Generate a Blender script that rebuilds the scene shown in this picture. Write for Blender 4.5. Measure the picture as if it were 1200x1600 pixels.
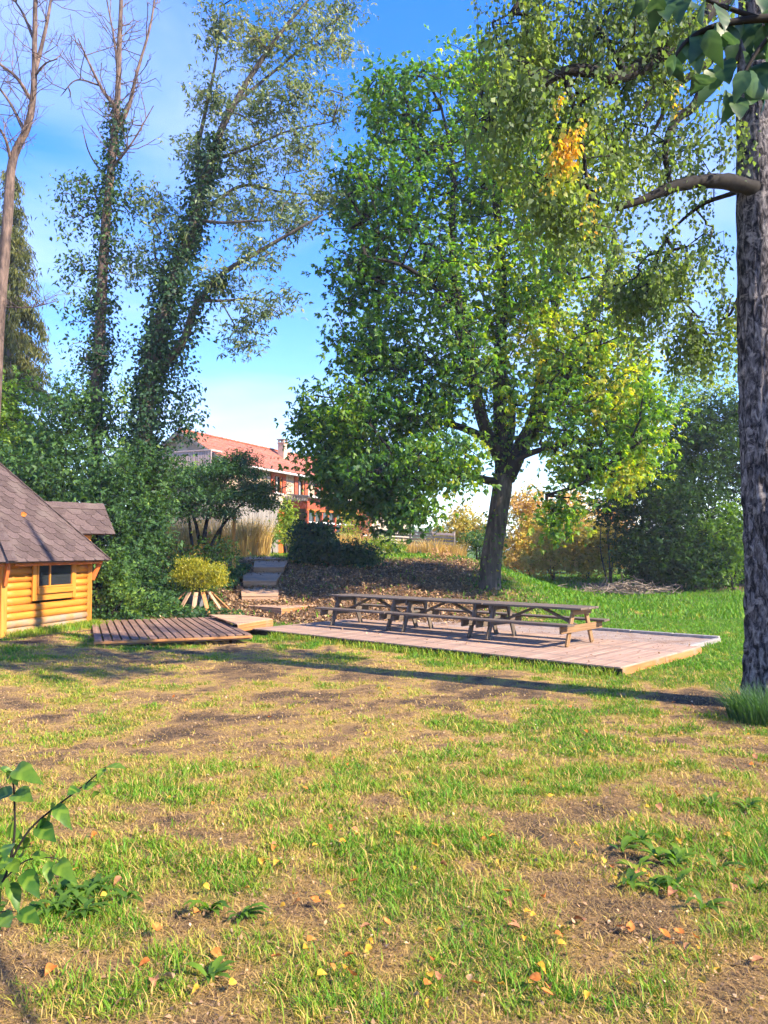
import bpy, bmesh, math, random
import numpy as np
from mathutils import Vector, Matrix

random.seed(7)
RNG = np.random.default_rng(11)
SC = bpy.context.scene
COL = SC.collection
for _o in list(bpy.data.objects):
    bpy.data.objects.remove(_o)

# ------------------------------------------------------------------ camera
F = 1218.0                    # focal length in photograph pixels (1200 x 1600)
EYE = 2.0
PITCH = math.atan(58 / F)
cam_d = bpy.data.cameras.new('camera')
cam_d.sensor_fit = 'VERTICAL'
cam_d.sensor_height = 24.0
cam_d.lens = F / 1600 * 24.0
cam_d.clip_start = 0.05
cam_d.clip_end = 3000
cam = bpy.data.objects.new('camera', cam_d)
cam.location = (0, 0, EYE)
cam.rotation_euler = (math.pi / 2 + PITCH, 0, 0)
COL.objects.link(cam)
SC.camera = cam

# ------------------------------------------------------------------ light
SUN_AZ = math.radians(-30)      # beyond straight right
SUN_EL = math.radians(37)
TOSUN = Vector((math.cos(SUN_AZ) * math.cos(SUN_EL), math.sin(SUN_AZ) * math.cos(SUN_EL), math.sin(SUN_EL)))
sun_d = bpy.data.lights.new('sun', 'SUN')
sun_d.energy = 3.3
sun_d.angle = math.radians(0.55)
sun_d.color = (1.0, 0.86, 0.66)
sun = bpy.data.objects.new('sun', sun_d)
sun.rotation_euler = (-TOSUN).to_track_quat('-Z', 'Y').to_euler()
sun.location = (30, 5, 40)
COL.objects.link(sun)

world = bpy.data.worlds.new('World')
SC.world = world
world.use_nodes = True
wn = world.node_tree
wn.nodes.clear()


def N(nt, t, **kw):
    n = nt.nodes.new(t)
    for k, v in kw.items():
        if k.startswith('i_'):
            key = k[2:]
            key = int(key) if key.isdigit() else key.replace('_', ' ')
            n.inputs[key].default_value = v
        else:
            setattr(n, k, v)
    return n


def build_world():
    nt = wn
    L = nt.links.new
    sky = N(nt, 'ShaderNodeTexSky')
    sky.sky_type = 'NISHITA'
    sky.sun_disc = False
    sky.sun_elevation = SUN_EL
    sky.sun_rotation = math.pi / 2 - SUN_AZ
    sky.air_density = 1.0
    sky.dust_density = 0.0
    sky.ozone_density = 3.0
    gm = N(nt, 'ShaderNodeGamma')
    gm.inputs['Gamma'].default_value = .75
    hs = N(nt, 'ShaderNodeHueSaturation')
    hs.inputs['Hue'].default_value = .525
    hs.inputs['Saturation'].default_value = 1.6
    hs.inputs['Value'].default_value = 1.0
    L(sky.outputs[0], gm.inputs['Color'])
    L(gm.outputs[0], hs.inputs['Color'])
    tc = N(nt, 'ShaderNodeTexCoord')
    sep = N(nt, 'ShaderNodeSeparateXYZ')
    L(tc.outputs['Generated'], sep.inputs[0])
    zz = N(nt, 'ShaderNodeMath', operation='MAXIMUM', i_1=0.0)
    L(sep.outputs['Z'], zz.inputs[0])
    za = N(nt, 'ShaderNodeMath', operation='ADD', i_1=0.22)
    L(zz.outputs[0], za.inputs[0])
    dv = N(nt, 'ShaderNodeVectorMath', operation='DIVIDE')
    L(tc.outputs['Generated'], dv.inputs[0])
    cmb = N(nt, 'ShaderNodeCombineXYZ')
    for i in range(3):
        L(za.outputs[0], cmb.inputs[i])
    L(cmb.outputs[0], dv.inputs[1])
    noi = N(nt, 'ShaderNodeTexNoise')
    noi.inputs['Scale'].default_value = 1.15
    noi.inputs['Detail'].default_value = 7.0
    noi.inputs['Roughness'].default_value = 0.52
    noi.inputs['Distortion'].default_value = 0.5
    mp = N(nt, 'ShaderNodeMapping')
    mp.inputs['Location'].default_value = (0.8, 1.7, 0.3)
    L(dv.outputs[0], mp.inputs[0])
    L(mp.outputs[0], noi.inputs['Vector'])
    rp = N(nt, 'ShaderNodeValToRGB')
    rp.color_ramp.elements[0].position = 0.48
    rp.color_ramp.elements[0].color = (0, 0, 0, 1)
    rp.color_ramp.elements[1].position = 0.86
    rp.color_ramp.elements[1].color = (0.85, 0.85, 0.85, 1)
    L(noi.outputs['Fac'], rp.inputs[0])
    mx = N(nt, 'ShaderNodeMix', data_type='RGBA')
    L(rp.outputs[0], mx.inputs['Factor'])
    L(hs.outputs[0], mx.inputs[6])
    mx.inputs[7].default_value = (2.0, 2.2, 2.9, 1)
    bg = N(nt, 'ShaderNodeBackground')
    bg.inputs['Strength'].default_value = 0.15
    L(mx.outputs[2], bg.inputs['Color'])
    out = N(nt, 'ShaderNodeOutputWorld')
    L(bg.outputs[0], out.inputs['Surface'])


build_world()
SC.view_settings.view_transform = 'Standard'
SC.view_settings.look = 'None'
SC.view_settings.gamma = 1.0
SC.view_settings.exposure = 2.22
SC.view_settings.use_curve_mapping = False
SC.render.engine = 'CYCLES'
SC.cycles.max_bounces = 6
SC.cycles.diffuse_bounces = 3
SC.cycles.transmission_bounces = 5
SC.cycles.glossy_bounces = 2
SC.cycles.caustics_reflective = False
SC.cycles.caustics_refractive = False
SC.cycles.use_denoising = True
SC.cycles.use_adaptive_sampling = True
SC.cycles.adaptive_threshold = 0.03


# ------------------------------------------------------------------ helpers: pixels to places, noise, ground
def ray(px, py):
    x = (px - 600) / F
    v = -(py - 800) / F
    return x, math.cos(PITCH) - math.sin(PITCH) * v, math.sin(PITCH) + math.cos(PITCH) * v


def at(px, py, Y):
    d = ray(px, py)
    t = Y / d[1]
    return Vector((d[0] * t, Y, EYE + d[2] * t))


def hit(px, py, z):
    d = ray(px, py)
    t = (z - EYE) / d[2]
    return Vector((d[0] * t, d[1] * t, z))


_perm = np.random.default_rng(3).random((64, 64, 64)).astype(np.float32)


def vnoise(p):
    """trilinear value noise, p (n,3) -> 0..1"""
    p = np.asarray(p, dtype=np.float64)
    i = np.floor(p).astype(int)
    f = p - i
    f = f * f * (3 - 2 * f)
    r = 0
    for dx in (0, 1):
        wx = f[:, 0] if dx else 1 - f[:, 0]
        for dy in (0, 1):
            wy = f[:, 1] if dy else 1 - f[:, 1]
            for dz in (0, 1):
                wz = f[:, 2] if dz else 1 - f[:, 2]
                r = r + wx * wy * wz * _perm[(i[:, 0] + dx) % 64, (i[:, 1] + dy) % 64, (i[:, 2] + dz) % 64]
    return r


def fbm(p, octv=4):
    p = np.asarray(p, dtype=np.float64)
    r = 0
    a = 0.5
    s = 0
    for _ in range(octv):
        r = r + a * vnoise(p)
        s += a
        p = p * 2.03 + 7.7
        a *= 0.5
    return r / s


def sm(a, b, x):
    t = np.clip((np.asarray(x, dtype=float) - a) / (b - a), 0, 1)
    return t * t * (3 - 2 * t)


def G(x, y):
    x = np.asarray(x, dtype=float)
    y = np.asarray(y, dtype=float)
    near = 0.35 * (1 - sm(2, 9, y))
    left = 0.16 * sm(3.6, 7.5, -x)
    bl = np.interp(y, [20.6, 22, 24, 26, 28.5, 31.5, 33, 36, 200, 1000], [0, .06, .38, .70, 1.08, 1.52, 1.64, 1.70, 1.75, 1.75])
    br = np.interp(y, [21, 28, 35, 60, 120, 1000], [0, .05, .30, .80, 1.4, 1.6])
    w = sm(3.5, 9, x + 0.10 * (y - 26))
    left = left * (1 - sm(21, 28, y))
    return near + left + bl * (1 - w) + br * w


def Gz(x, y):
    return float(G(np.array([x]), np.array([y]))[0])


def onground(px, Y):
    """point on the ground under photograph column px at distance Y"""
    x = (px - 600) / F * Y
    return Vector((x, Y, Gz(x, Y)))


def ghit(px, py):
    """where the view ray through a pixel meets the ground"""
    d = ray(px, py)
    t = 1.5
    while t < 200:
        p = (d[0] * t, d[1] * t, EYE + d[2] * t)
        if p[2] <= Gz(p[0], p[1]):
            break
        t += 0.02 + t * 0.002
    return Vector((p[0], p[1], Gz(p[0], p[1])))


# ------------------------------------------------------------------ helpers: meshes and things
def mesh_np(name, V, faces, tint=None, smooth=False):
    """faces: list of int arrays (m,3)/(m,4)"""
    me = bpy.data.meshes.new(name)
    V = np.asarray(V, dtype=np.float32)
    me.vertices.add(len(V))
    me.vertices.foreach_set('co', V.ravel())
    faces = [np.asarray(f, dtype=np.int32) for f in faces if len(f)]
    loops = np.concatenate([f.ravel() for f in faces])
    tot = np.concatenate([np.full(len(f), f.shape[1], dtype=np.int32) for f in faces])
    start = np.concatenate([[0], np.cumsum(tot)[:-1]]).astype(np.int32)
    me.loops.add(len(loops))
    me.loops.foreach_set('vertex_index', loops)
    me.polygons.add(len(tot))
    me.polygons.foreach_set('loop_start', start)
    me.polygons.foreach_set('loop_total', tot)
    if smooth:
        me.polygons.foreach_set('use_smooth', np.ones(len(tot), dtype=bool))
    me.update(calc_edges=True)
    if tint is not None:
        a = me.attributes.new('v', 'FLOAT', 'FACE')
        a.data.foreach_set('value', np.asarray(tint, dtype=np.float32))
    return me


def link(name, me, mat=None, parent=None, M=None):
    o = bpy.data.objects.new(name, me)
    COL.objects.link(o)
    if mat is not None and me is not None and len(me.materials) == 0:
        me.materials.append(mat)
    if parent is not None:
        o.parent = parent
    if M is not None:
        o.matrix_basis = M
    return o


def tag(o, label=None, cat=None, group=None, kind=None):
    if label:
        o['label'] = label
    if cat:
        o['category'] = cat
    if group:
        o['group'] = group
    if kind:
        o['kind'] = kind
    return o


def thing(name, label, cat, loc, group=None):
    o = bpy.data.objects.new(name, None)
    COL.objects.link(o)
    o.location = loc
    o.empty_display_size = 0.2
    return tag(o, label, cat, group)


def world_M(o):
    M = Matrix.Translation(o.location) if o.rotation_mode and o.parent is None else o.matrix_basis.copy()
    if o.parent is not None:
        M = world_M(o.parent) @ o.matrix_basis
    return M


_box = {}


def box_mesh(lx, ly, lz, mat, bev=0.006):
    key = (round(lx, 3), round(ly, 3), round(lz, 3), mat.name, bev)
    if key not in _box:
        bm = bmesh.new()
        bmesh.ops.create_cube(bm, size=1.0)
        for v in bm.verts:
            v.co = Vector((v.co.x * lx, v.co.y * ly, v.co.z * lz))
        if bev:
            b = min(bev, 0.3 * min(lx, ly, lz))
            bmesh.ops.bevel(bm, geom=bm.edges[:], offset=b, segments=1, affect='EDGES')
        me = bpy.data.meshes.new('board')
        bm.to_mesh(me)
        bm.free()
        me.materials.append(mat)
        _box[key] = me
    return _box[key]


def beam(root, name, p0, p1, w, h, mat, up=(0, 0, 1), bev=0.006):
    """box from p0 to p1 (world), width w sideways, height h along up; local X is the grain"""
    p0, p1 = Vector(p0), Vector(p1)
    d = p1 - p0
    L = d.length
    x = d / L
    u = Vector(up)
    y = u.cross(x)
    if y.length < 1e-5:
        y = Vector((0, 1, 0)).cross(x)
    y.normalize()
    z = x.cross(y)
    M = Matrix.Translation((p0 + p1) / 2) @ Matrix((x, y, z)).transposed().to_4x4()
    if root is not None:
        M = world_M(root).inverted() @ M
    return link(name, box_mesh(L, w, h, mat, bev), None, root, M)


def poly_prism(root, name, pts, thick, mat, M=None):
    """flat polygon (3D world points, ccw from outside) extruded inwards by thick"""
    pts = [Vector(p) for p in pts]
    n = Vector((0, 0, 0))
    for i in range(len(pts)):
        n += pts[i].cross(pts[(i + 1) % len(pts)])
    n.normalize()
    off = world_M(root).inverted() if root is not None else Matrix()
    k = len(pts)
    V = [off @ p for p in pts] + [off @ (p - n * thick) for p in pts]
    Fc = [list(range(k)), list(range(2 * k - 1, k - 1, -1))]
    for i in range(k):
        j = (i + 1) % k
        Fc.append([j, i, k + i, k + j])
    me = bpy.data.meshes.new(name)
    me.from_pydata([tuple(v) for v in V], [], Fc)
    me.update()
    return link(name, me, mat, root)


def tube(points, radii, sides=8, rough=0.0, seed=0, cap=True, rel=None):
    P = np.array([tuple(p) for p in points], dtype=float)
    R = np.asarray(radii, dtype=float)
    n = len(P)
    T = np.gradient(P, axis=0)
    T /= np.linalg.norm(T, axis=1)[:, None] + 1e-9
    ref = np.array([0.31, 0.17, 0.93]) if abs(T[0][2]) < 0.8 else np.array([1.0, 0.2, 0.0])
    V = np.zeros((n * sides, 3))
    a = np.linspace(0, 2 * np.pi, sides, endpoint=False)
    B = np.cross(T[0], ref)
    B /= np.linalg.norm(B)
    for i in range(n):
        B = B - T[i] * (B @ T[i])
        B /= np.linalg.norm(B) + 1e-9
        C = np.cross(T[i], B)
        V[i * sides:(i + 1) * sides] = P[i] + R[i] * (np.cos(a)[:, None] * B + np.sin(a)[:, None] * C)
    if rough:
        c = np.repeat(P, sides, axis=0)
        d = V - c
        nn = fbm(V * np.array([3.2, 3.2, 1.3]) / max(R.max(), 0.05) * 0.25 + seed, 4) - 0.5
        V = c + d * (1 + rough * 2 * nn)[:, None]
    i = np.arange(n - 1)[:, None] * sides
    j = np.arange(sides)[None, :]
    k = (j + 1) % sides
    Q = np.stack([i + j, i + k, i + sides + k, i + sides + j], axis=-1).reshape(-1, 4)
    return V, Q


def smooth_path(pts, k=6):
    P = [Vector(p) for p in pts]
    P = [P[0] * 2 - P[1]] + P + [P[-1] * 2 - P[-2]]
    out = []
    for i in range(1, len(P) - 2):
        a, b, c, d = P[i - 1], P[i], P[i + 1], P[i + 2]
        for s in range(k):
            t = s / k
            out.append(0.5 * ((2 * b) + (c - a) * t + (2 * a - 5 * b + 4 * c - d) * t * t + (3 * b - a - 3 * c + d) * t ** 3))
    out.append(P[-2])
    return out


class MB:
    """collects vertex/quad/tri arrays into one mesh"""
    def __init__(self):
        self.V, self.Q, self.T, self.n = [], [], [], 0

    def add(self, V, Q=None, T=None):
        self.V.append(V)
        if Q is not None and len(Q):
            self.Q.append(np.asarray(Q) + self.n)
        if T is not None and len(T):
            self.T.append(np.asarray(T) + self.n)
        self.n += len(V)

    def mesh(self, name, origin=(0, 0, 0), smooth=True):
        V = np.concatenate(self.V) - np.array(origin)
        fs = []
        if self.Q:
            fs.append(np.concatenate(self.Q))
        if self.T:
            fs.append(np.concatenate(self.T))
        return mesh_np(name, V, fs, smooth=smooth)


def frustums(A, B, ra, rb, sides=5):
    """many thin tapered twigs at once"""
    n = len(A)
    T = B - A
    T /= np.linalg.norm(T, axis=1)[:, None] + 1e-9
    ref = np.where(np.abs(T[:, 2:3]) < 0.9, np.array([[0, 0, 1.0]]), np.array([[1.0, 0, 0]]))
    X = np.cross(T, ref)
    X /= np.linalg.norm(X, axis=1)[:, None] + 1e-9
    Y = np.cross(T, X)
    a = np.linspace(0, 2 * np.pi, sides, endpoint=False)
    ring = np.cos(a)[None, :, None] * X[:, None, :] + np.sin(a)[None, :, None] * Y[:, None, :]
    V0 = A[:, None, :] + ring * ra[:, None, None]
    V1 = B[:, None, :] + ring * rb[:, None, None]
    V = np.concatenate([V0, V1], axis=1).reshape(-1, 3)
    base = (np.arange(n) * 2 * sides)[:, None]
    j = np.arange(sides)[None, :]
    k = (j + 1) % sides
    Q = np.stack([base + j, base + k, base + sides + k, base + sides + j], axis=-1).reshape(-1, 4)
    return V, Q


def unit(a):
    return a / (np.linalg.norm(a, axis=1)[:, None] + 1e-9)


def leaf_quads(P, size, rng, droop=0.5, width=0.5, out=None, outw=0.5, flat=0.5, fold=0.18, grp=1):
    """diamond leaves folded on the midrib; P base points"""
    n = len(P)
    d = rng.normal(size=(n, 3))
    d = unit(d)
    d[:, 2] = d[:, 2] * 0.6 - droop
    if out is not None:
        d = d + out * outw
    d = unit(d)
    up = rng.normal(size=(n, 3)) * (1 - flat) + np.array([0, 0, 1.0]) * flat * 1.6
    if grp > 1:                      # leaflets of one leaf share a direction and a plane
        g0 = (np.arange(n) // grp) * grp
        d0, up = d[g0], up[g0] + .25 * rng.normal(size=(n, 3))
        sd = unit(np.cross(d0, up))
        fan = ((np.arange(n) % grp) / (grp - 1) - .5)[:, None] * 2.1
        d = unit(d0 * np.cos(fan) + sd * np.sin(fan) + .15 * rng.normal(size=(n, 3)))
    s = unit(np.cross(d, up))
    nn = np.cross(s, d)
    size = np.asarray(size)[:, None] if np.ndim(size) else np.full((n, 1), size)
    w = size * width * 0.5 * (0.8 + 0.4 * rng.random((n, 1)))
    mid = P + d * size * 0.45
    V = np.stack([P, mid + s * w + nn * w * fold * 2, P + d * size - nn * size * 0.06, mid - s * w + nn * w * fold * 2], axis=1).reshape(-1, 3)
    Q = (np.arange(n) * 4)[:, None] + np.arange(4)[None, :]
    return V, Q


# ------------------------------------------------------------------ materials
MATS = {}


def new_mat(name):
    m = bpy.data.materials.new(name)
    m.use_nodes = True
    m.node_tree.nodes.clear()
    MATS[name] = m
    return m, m.node_tree


def ramp(nt, stops):
    r = N(nt, 'ShaderNodeValToRGB')
    e = r.color_ramp.elements
    while len(e) < len(stops):
        e.new(0.5)
    for k, (p, c) in enumerate(stops):
        e[k].position = p
        e[k].color = (*c, 1)
    return r


def leaf_mat(name, stops, trans=0.4, gloss=0.06, tboost=(1.25, 1.35, 0.55)):
    m, nt = new_mat(name)
    L = nt.links.new
    at_ = N(nt, 'ShaderNodeAttribute', attribute_name='v')
    r = ramp(nt, stops)
    L(at_.outputs['Fac'], r.inputs[0])
    df = N(nt, 'ShaderNodeBsdfDiffuse')
    L(r.outputs[0], df.inputs[0])
    mul = N(nt, 'ShaderNodeMix', data_type='RGBA', blend_type='MULTIPLY')
    mul.inputs['Factor'].default_value = 1
    L(r.outputs[0], mul.inputs[6])
    mul.inputs[7].default_value = (*tboost, 1)
    tr = N(nt, 'ShaderNodeBsdfTranslucent')
    L(mul.outputs[2], tr.inputs[0])
    mx = N(nt, 'ShaderNodeMixShader', i_0=trans)
    L(df.outputs[0], mx.inputs[1])
    L(tr.outputs[0], mx.inputs[2])
    gl = N(nt, 'ShaderNodeBsdfGlossy')
    gl.inputs['Roughness'].default_value = 0.55
    gl.inputs['Color'].default_value = (0.9, 0.95, 1, 1)
    mx2 = N(nt, 'ShaderNodeMixShader', i_0=gloss * .35)
    L(mx.outputs[0], mx2.inputs[1])
    L(gl.outputs[0], mx2.inputs[2])
    out = N(nt, 'ShaderNodeOutputMaterial')
    L(mx2.outputs[0], out.inputs[0])
    return m


def rough_mat(name, stops, scale=(4, 4, 4), detail=6, rough=0.85, bump=0.4, bdist=0.02, coord='Object', rnd=0.25, distort=0.3, second=None, spec=0.2):
    """noise-driven colour with bump; per-object brightness variation"""
    m, nt = new_mat(name)
    L = nt.links.new
    tc = N(nt, 'ShaderNodeTexCoord')
    oi = N(nt, 'ShaderNodeObjectInfo')
    mp = N(nt, 'ShaderNodeMapping')
    mp.inputs['Scale'].default_value = scale
    add = N(nt, 'ShaderNodeVectorMath', operation='ADD')
    cm = N(nt, 'ShaderNodeMath', operation='MULTIPLY', i_1=37.0)
    L(oi.outputs['Random'], cm.inputs[0])
    L(tc.outputs[coord], mp.inputs[0])
    L(mp.outputs[0], add.inputs[0])
    L(cm.outputs[0], add.inputs[1])
    no = N(nt, 'ShaderNodeTexNoise')
    no.inputs['Scale'].default_value = 1.0
    no.inputs['Detail'].default_value = detail
    no.inputs['Roughness'].default_value = 0.6
    no.inputs['Distortion'].default_value = distort
    L(add.outputs[0], no.inputs['Vector'])
    r = ramp(nt, stops)
    L(no.outputs['Fac'], r.inputs[0])
    hs = N(nt, 'ShaderNodeHueSaturation')
    mr = N(nt, 'ShaderNodeMapRange')
    mr.inputs['To Min'].default_value = 1 - rnd
    mr.inputs['To Max'].default_value = 1 + rnd
    L(oi.outputs['Random'], mr.inputs[0])
    L(mr.outputs[0], hs.inputs['Value'])
    L(r.outputs[0], hs.inputs['Color'])
    col = hs.outputs[0]
    if second:                      # large blotches of another colour (stains, lichen)
        n2 = N(nt, 'ShaderNodeTexNoise')
        n2.inputs['Scale'].default_value = second[1]
        n2.inputs['Detail'].default_value = 5
        L(tc.outputs[coord], n2.inputs['Vector'])
        r2 = ramp(nt, [(second[2], (0, 0, 0)), (second[3], (1, 1, 1))])
        L(n2.outputs['Fac'], r2.inputs[0])
        mx = N(nt, 'ShaderNodeMix', data_type='RGBA')
        L(r2.outputs[0], mx.inputs['Factor'])
        L(col, mx.inputs[6])
        mx.inputs[7].default_value = (*second[0], 1)
        col = mx.outputs[2]
    bs = N(nt, 'ShaderNodeBsdfPrincipled')
    bs.inputs['Roughness'].default_value = rough
    bs.inputs['Specular IOR Level'].default_value = spec
    L(col, bs.inputs['Base Color'])
    if bump:
        bp = N(nt, 'ShaderNodeBump')
        bp.inputs['Strength'].default_value = bump
        bp.inputs['Distance'].default_value = bdist
        L(no.outputs['Fac'], bp.inputs['Height'])
        L(bp.outputs[0], bs.inputs['Normal'])
    out = N(nt, 'ShaderNodeOutputMaterial')
    L(bs.outputs[0], out.inputs[0])
    return m


WOOD = lambda n, a, b, c, **k: rough_mat(n, [(0.28, a), (0.5, b), (0.74, c)], scale=k.pop('scale', (1.2, 22, 22)), **k)
WOOD('deck_wood', (.22, .14, .10), (.31, .205, .15), (.40, .28, .21), rnd=.16, bump=.3, bdist=.004, second=((.20, .15, .12), 2.2, .52, .72))
WOOD('fascia_wood', (.26, .11, .04), (.36, .165, .06), (.44, .22, .09), rnd=.10, bump=.3, bdist=.004, second=((.28, .20, .14), 3.0, .55, .75))
WOOD('table_wood', (.065, .05, .04), (.12, .09, .07), (.20, .155, .12), rnd=.15, bump=.5, bdist=.005, second=((.10, .09, .075), 3.5, .5, .7))
WOOD('table_wood_sunlit', (.14, .075, .035), (.23, .135, .065), (.31, .20, .105), rnd=.12, bump=.5, bdist=.005)  # lit copy of the table wood, sunshine put into the colour
WOOD('slat_wood', (.12, .07, .05), (.20, .12, .085), (.30, .195, .145), rnd=.22, bump=.5, bdist=.005, second=((.13, .10, .08), 2.5, .5, .75))
WOOD('step_wood', (.32, .17, .095), (.43, .26, .155), (.52, .345, .225), rnd=.12, bump=.3, bdist=.004, second=((.22, .17, .14), 2.5, .52, .75))
WOOD('log_wood', (.40, .14, .015), (.52, .20, .025), (.60, .26, .045), scale=(1.0, 9, 9), rnd=.10, bump=.15, bdist=.004, rough=.55, spec=.35)
WOOD('log_weathered', (.20, .11, .05), (.34, .19, .08), (.44, .27, .14), scale=(2.0, 9, 9), rnd=.12, bump=.35, bdist=.006, second=((.26, .2, .15), 3, .45, .65))
WOOD('frame_wood', (.40, .14, .015), (.50, .19, .025), (.58, .24, .04), scale=(1.5, 20, 20), rnd=.08, bump=.15, bdist=.003, rough=.5, spec=.35)
WOOD('post_wood', (.42, .19, .05), (.55, .27, .08), (.64, .34, .12), rnd=.1, bump=.3, bdist=.004)
WOOD('grey_boards', (.13, .12, .11), (.21, .19, .175), (.30, .28, .26), rnd=.2, bump=.4, bdist=.006)
WOOD('red_boards', (.24, .05, .025), (.34, .075, .04), (.42, .11, .055), rnd=.15, bump=.3, bdist=.006)
WOOD('orange_paint', (.40, .10, .025), (.48, .13, .03), (.54, .16, .04), rnd=.08, bump=.15, bdist=.003)
WOOD('pale_rail', (.50, .36, .33), (.60, .45, .42), (.68, .54, .50), rnd=.1, bump=.2, bdist=.003)
rough_mat('shade_black', [(0.3, (.012, .010, .008)), (.7, (.03, .024, .018))], scale=(8, 8, 8))  # near-black colour standing in for shade under and inside things
rough_mat('shingle', [(0.3, (.062, .044, .044)), (.5, (.092, .066, .064)), (.75, (.13, .096, .09))], scale=(26, 26, 26), rnd=.22, bump=.5, bdist=.004, rough=.95, spec=.08, second=((.14, .11, .10), 1.6, .5, .75))
rough_mat('kerb_concrete', [(0.3, (.19, .17, .155)), (.7, (.31, .285, .26))], scale=(14, 14, 14), rnd=.12, bump=.4, bdist=.006)
rough_mat('gravel', [(0.25, (.16, .12, .10)), (.5, (.29, .22, .18)), (.75, (.42, .34, .28))], scale=(38, 38, 38), rnd=0, bump=.8, bdist=.02, second=((.22, .13, .08), 1.3, .48, .7))
rough_mat('bark_grey', [(0.3, (.028, .024, .022)), (.5, (.08, .068, .058)), (.74, (.17, .145, .12))], scale=(9, 9, 2.2), rnd=0, bump=1.0, bdist=.05, rough=.95)
rough_mat('bark_warm', [(0.3, (.035, .026, .024)), (.5, (.11, .078, .066)), (.74, (.24, .165, .13))], scale=(10, 10, 3), rnd=.1, bump=.8, bdist=.03, rough=.95)
rough_mat('twig_bark', [(0.3, (.008, .007, .007)), (.7, (.03, .025, .022))], scale=(12, 12, 4), rnd=0, bump=.3, bdist=.01)
rough_mat('twig_pale', [(0.3, (.13, .10, .08)), (.7, (.30, .24, .18))], scale=(12, 12, 4), rnd=.1, bump=.3, bdist=.01)
rough_mat('roof_tile', [(0.25, (.26, .085, .055)), (.5, (.35, .125, .085)), (.78, (.42, .19, .135))], scale=(5, 5, 5), rnd=.14, bump=.4, bdist=.02)
rough_mat('roof_ridge', [(0.25, (.30, .09, .05)), (.7, (.52, .2, .13))], scale=(5, 5, 5), rnd=.2, bump=.3, bdist=.02)
rough_mat('white_paint', [(0.3, (.66, .64, .62)), (.7, (.80, .78, .76))], scale=(3, 3, 3), rnd=.03, bump=.05)
rough_mat('render_beige', [(0.3, (.40, .30, .22)), (.7, (.56, .45, .34))], scale=(2, 2, 2), rnd=.05, bump=.3)
rough_mat('house_stone', [(0.25, (.28, .20, .14)), (.5, (.42, .31, .22)), (.78, (.56, .44, .33))], scale=(2.5, 2.5, 2.5), rnd=.3, bump=.5, bdist=.03)
rough_mat('mortar', [(0.3, (.36, .29, .22)), (.7, (.5, .41, .32))], scale=(6, 6, 6), rnd=0, bump=.3)
rough_mat('pot_grey', [(0.3, (.12, .12, .125)), (.7, (.22, .22, .23))], scale=(8, 8, 8), rnd=0, bump=.2)
rough_mat('soil', [(0.3, (.05, .035, .025)), (.7, (.13, .09, .06))], scale=(12, 12, 12), rnd=0, bump=.6, bdist=.03)


def birch_bark():
    m, nt = new_mat('birch_bark')
    L = nt.links.new
    tc = N(nt, 'ShaderNodeTexCoord')
    mp = N(nt, 'ShaderNodeMapping')
    mp.inputs['Scale'].default_value = (15, 15, 6)
    L(tc.outputs['Object'], mp.inputs[0])
    n1 = N(nt, 'ShaderNodeTexNoise')
    n1.inputs['Scale'].default_value = 1
    n1.inputs['Detail'].default_value = 8
    n1.inputs['Roughness'].default_value = .66
    n1.inputs['Distortion'].default_value = .9
    L(mp.outputs[0], n1.inputs['Vector'])
    r1 = ramp(nt, [(.42, (.010, .009, .012)), (.49, (.065, .058, .064)), (.57, (.16, .145, .15)), (.69, (.34, .315, .30))])
    L(n1.outputs['Fac'], r1.inputs[0])
    # pale papery patches, horizontal
    mp2 = N(nt, 'ShaderNodeMapping')
    mp2.inputs['Scale'].default_value = (3.0, 3.0, 5.0)
    L(tc.outputs['Object'], mp2.inputs[0])
    n2 = N(nt, 'ShaderNodeTexNoise')
    n2.inputs['Scale'].default_value = 1.2
    n2.inputs['Detail'].default_value = 7
    n2.inputs['Roughness'].default_value = .68
    L(mp2.outputs[0], n2.inputs['Vector'])
    r2 = ramp(nt, [(.57, (0, 0, 0)), (.64, (.8, .8, .8))])
    L(n2.outputs['Fac'], r2.inputs[0])
    mx = N(nt, 'ShaderNodeMix', data_type='RGBA')
    L(r2.outputs[0], mx.inputs['Factor'])
    L(r1.outputs[0], mx.inputs[6])
    mx.inputs[7].default_value = (.30, .265, .25, 1)
    bs = N(nt, 'ShaderNodeBsdfPrincipled')
    bs.inputs['Roughness'].default_value = .9
    bs.inputs['Specular IOR Level'].default_value = .2
    L(mx.outputs[2], bs.inputs['Base Color'])
    bp = N(nt, 'ShaderNodeBump')
    bp.inputs['Strength'].default_value = 1.0
    bp.inputs['Distance'].default_value = .05
    L(n1.outputs['Fac'], bp.inputs['Height'])
    L(bp.outputs[0], bs.inputs['Normal'])
    out = N(nt, 'ShaderNodeOutputMaterial')
    L(bs.outputs[0], out.inputs[0])


birch_bark()


def glass_mat():
    m, nt = new_mat('window_glass')
    bs = N(nt, 'ShaderNodeBsdfPrincipled')
    bs.inputs['Base Color'].default_value = (.02, .024, .028, 1)
    bs.inputs['Roughness'].default_value = .06
    bs.inputs['Specular IOR Level'].default_value = .6
    out = N(nt, 'ShaderNodeOutputMaterial')
    nt.links.new(bs.outputs[0], out.inputs[0])


glass_mat()

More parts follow.
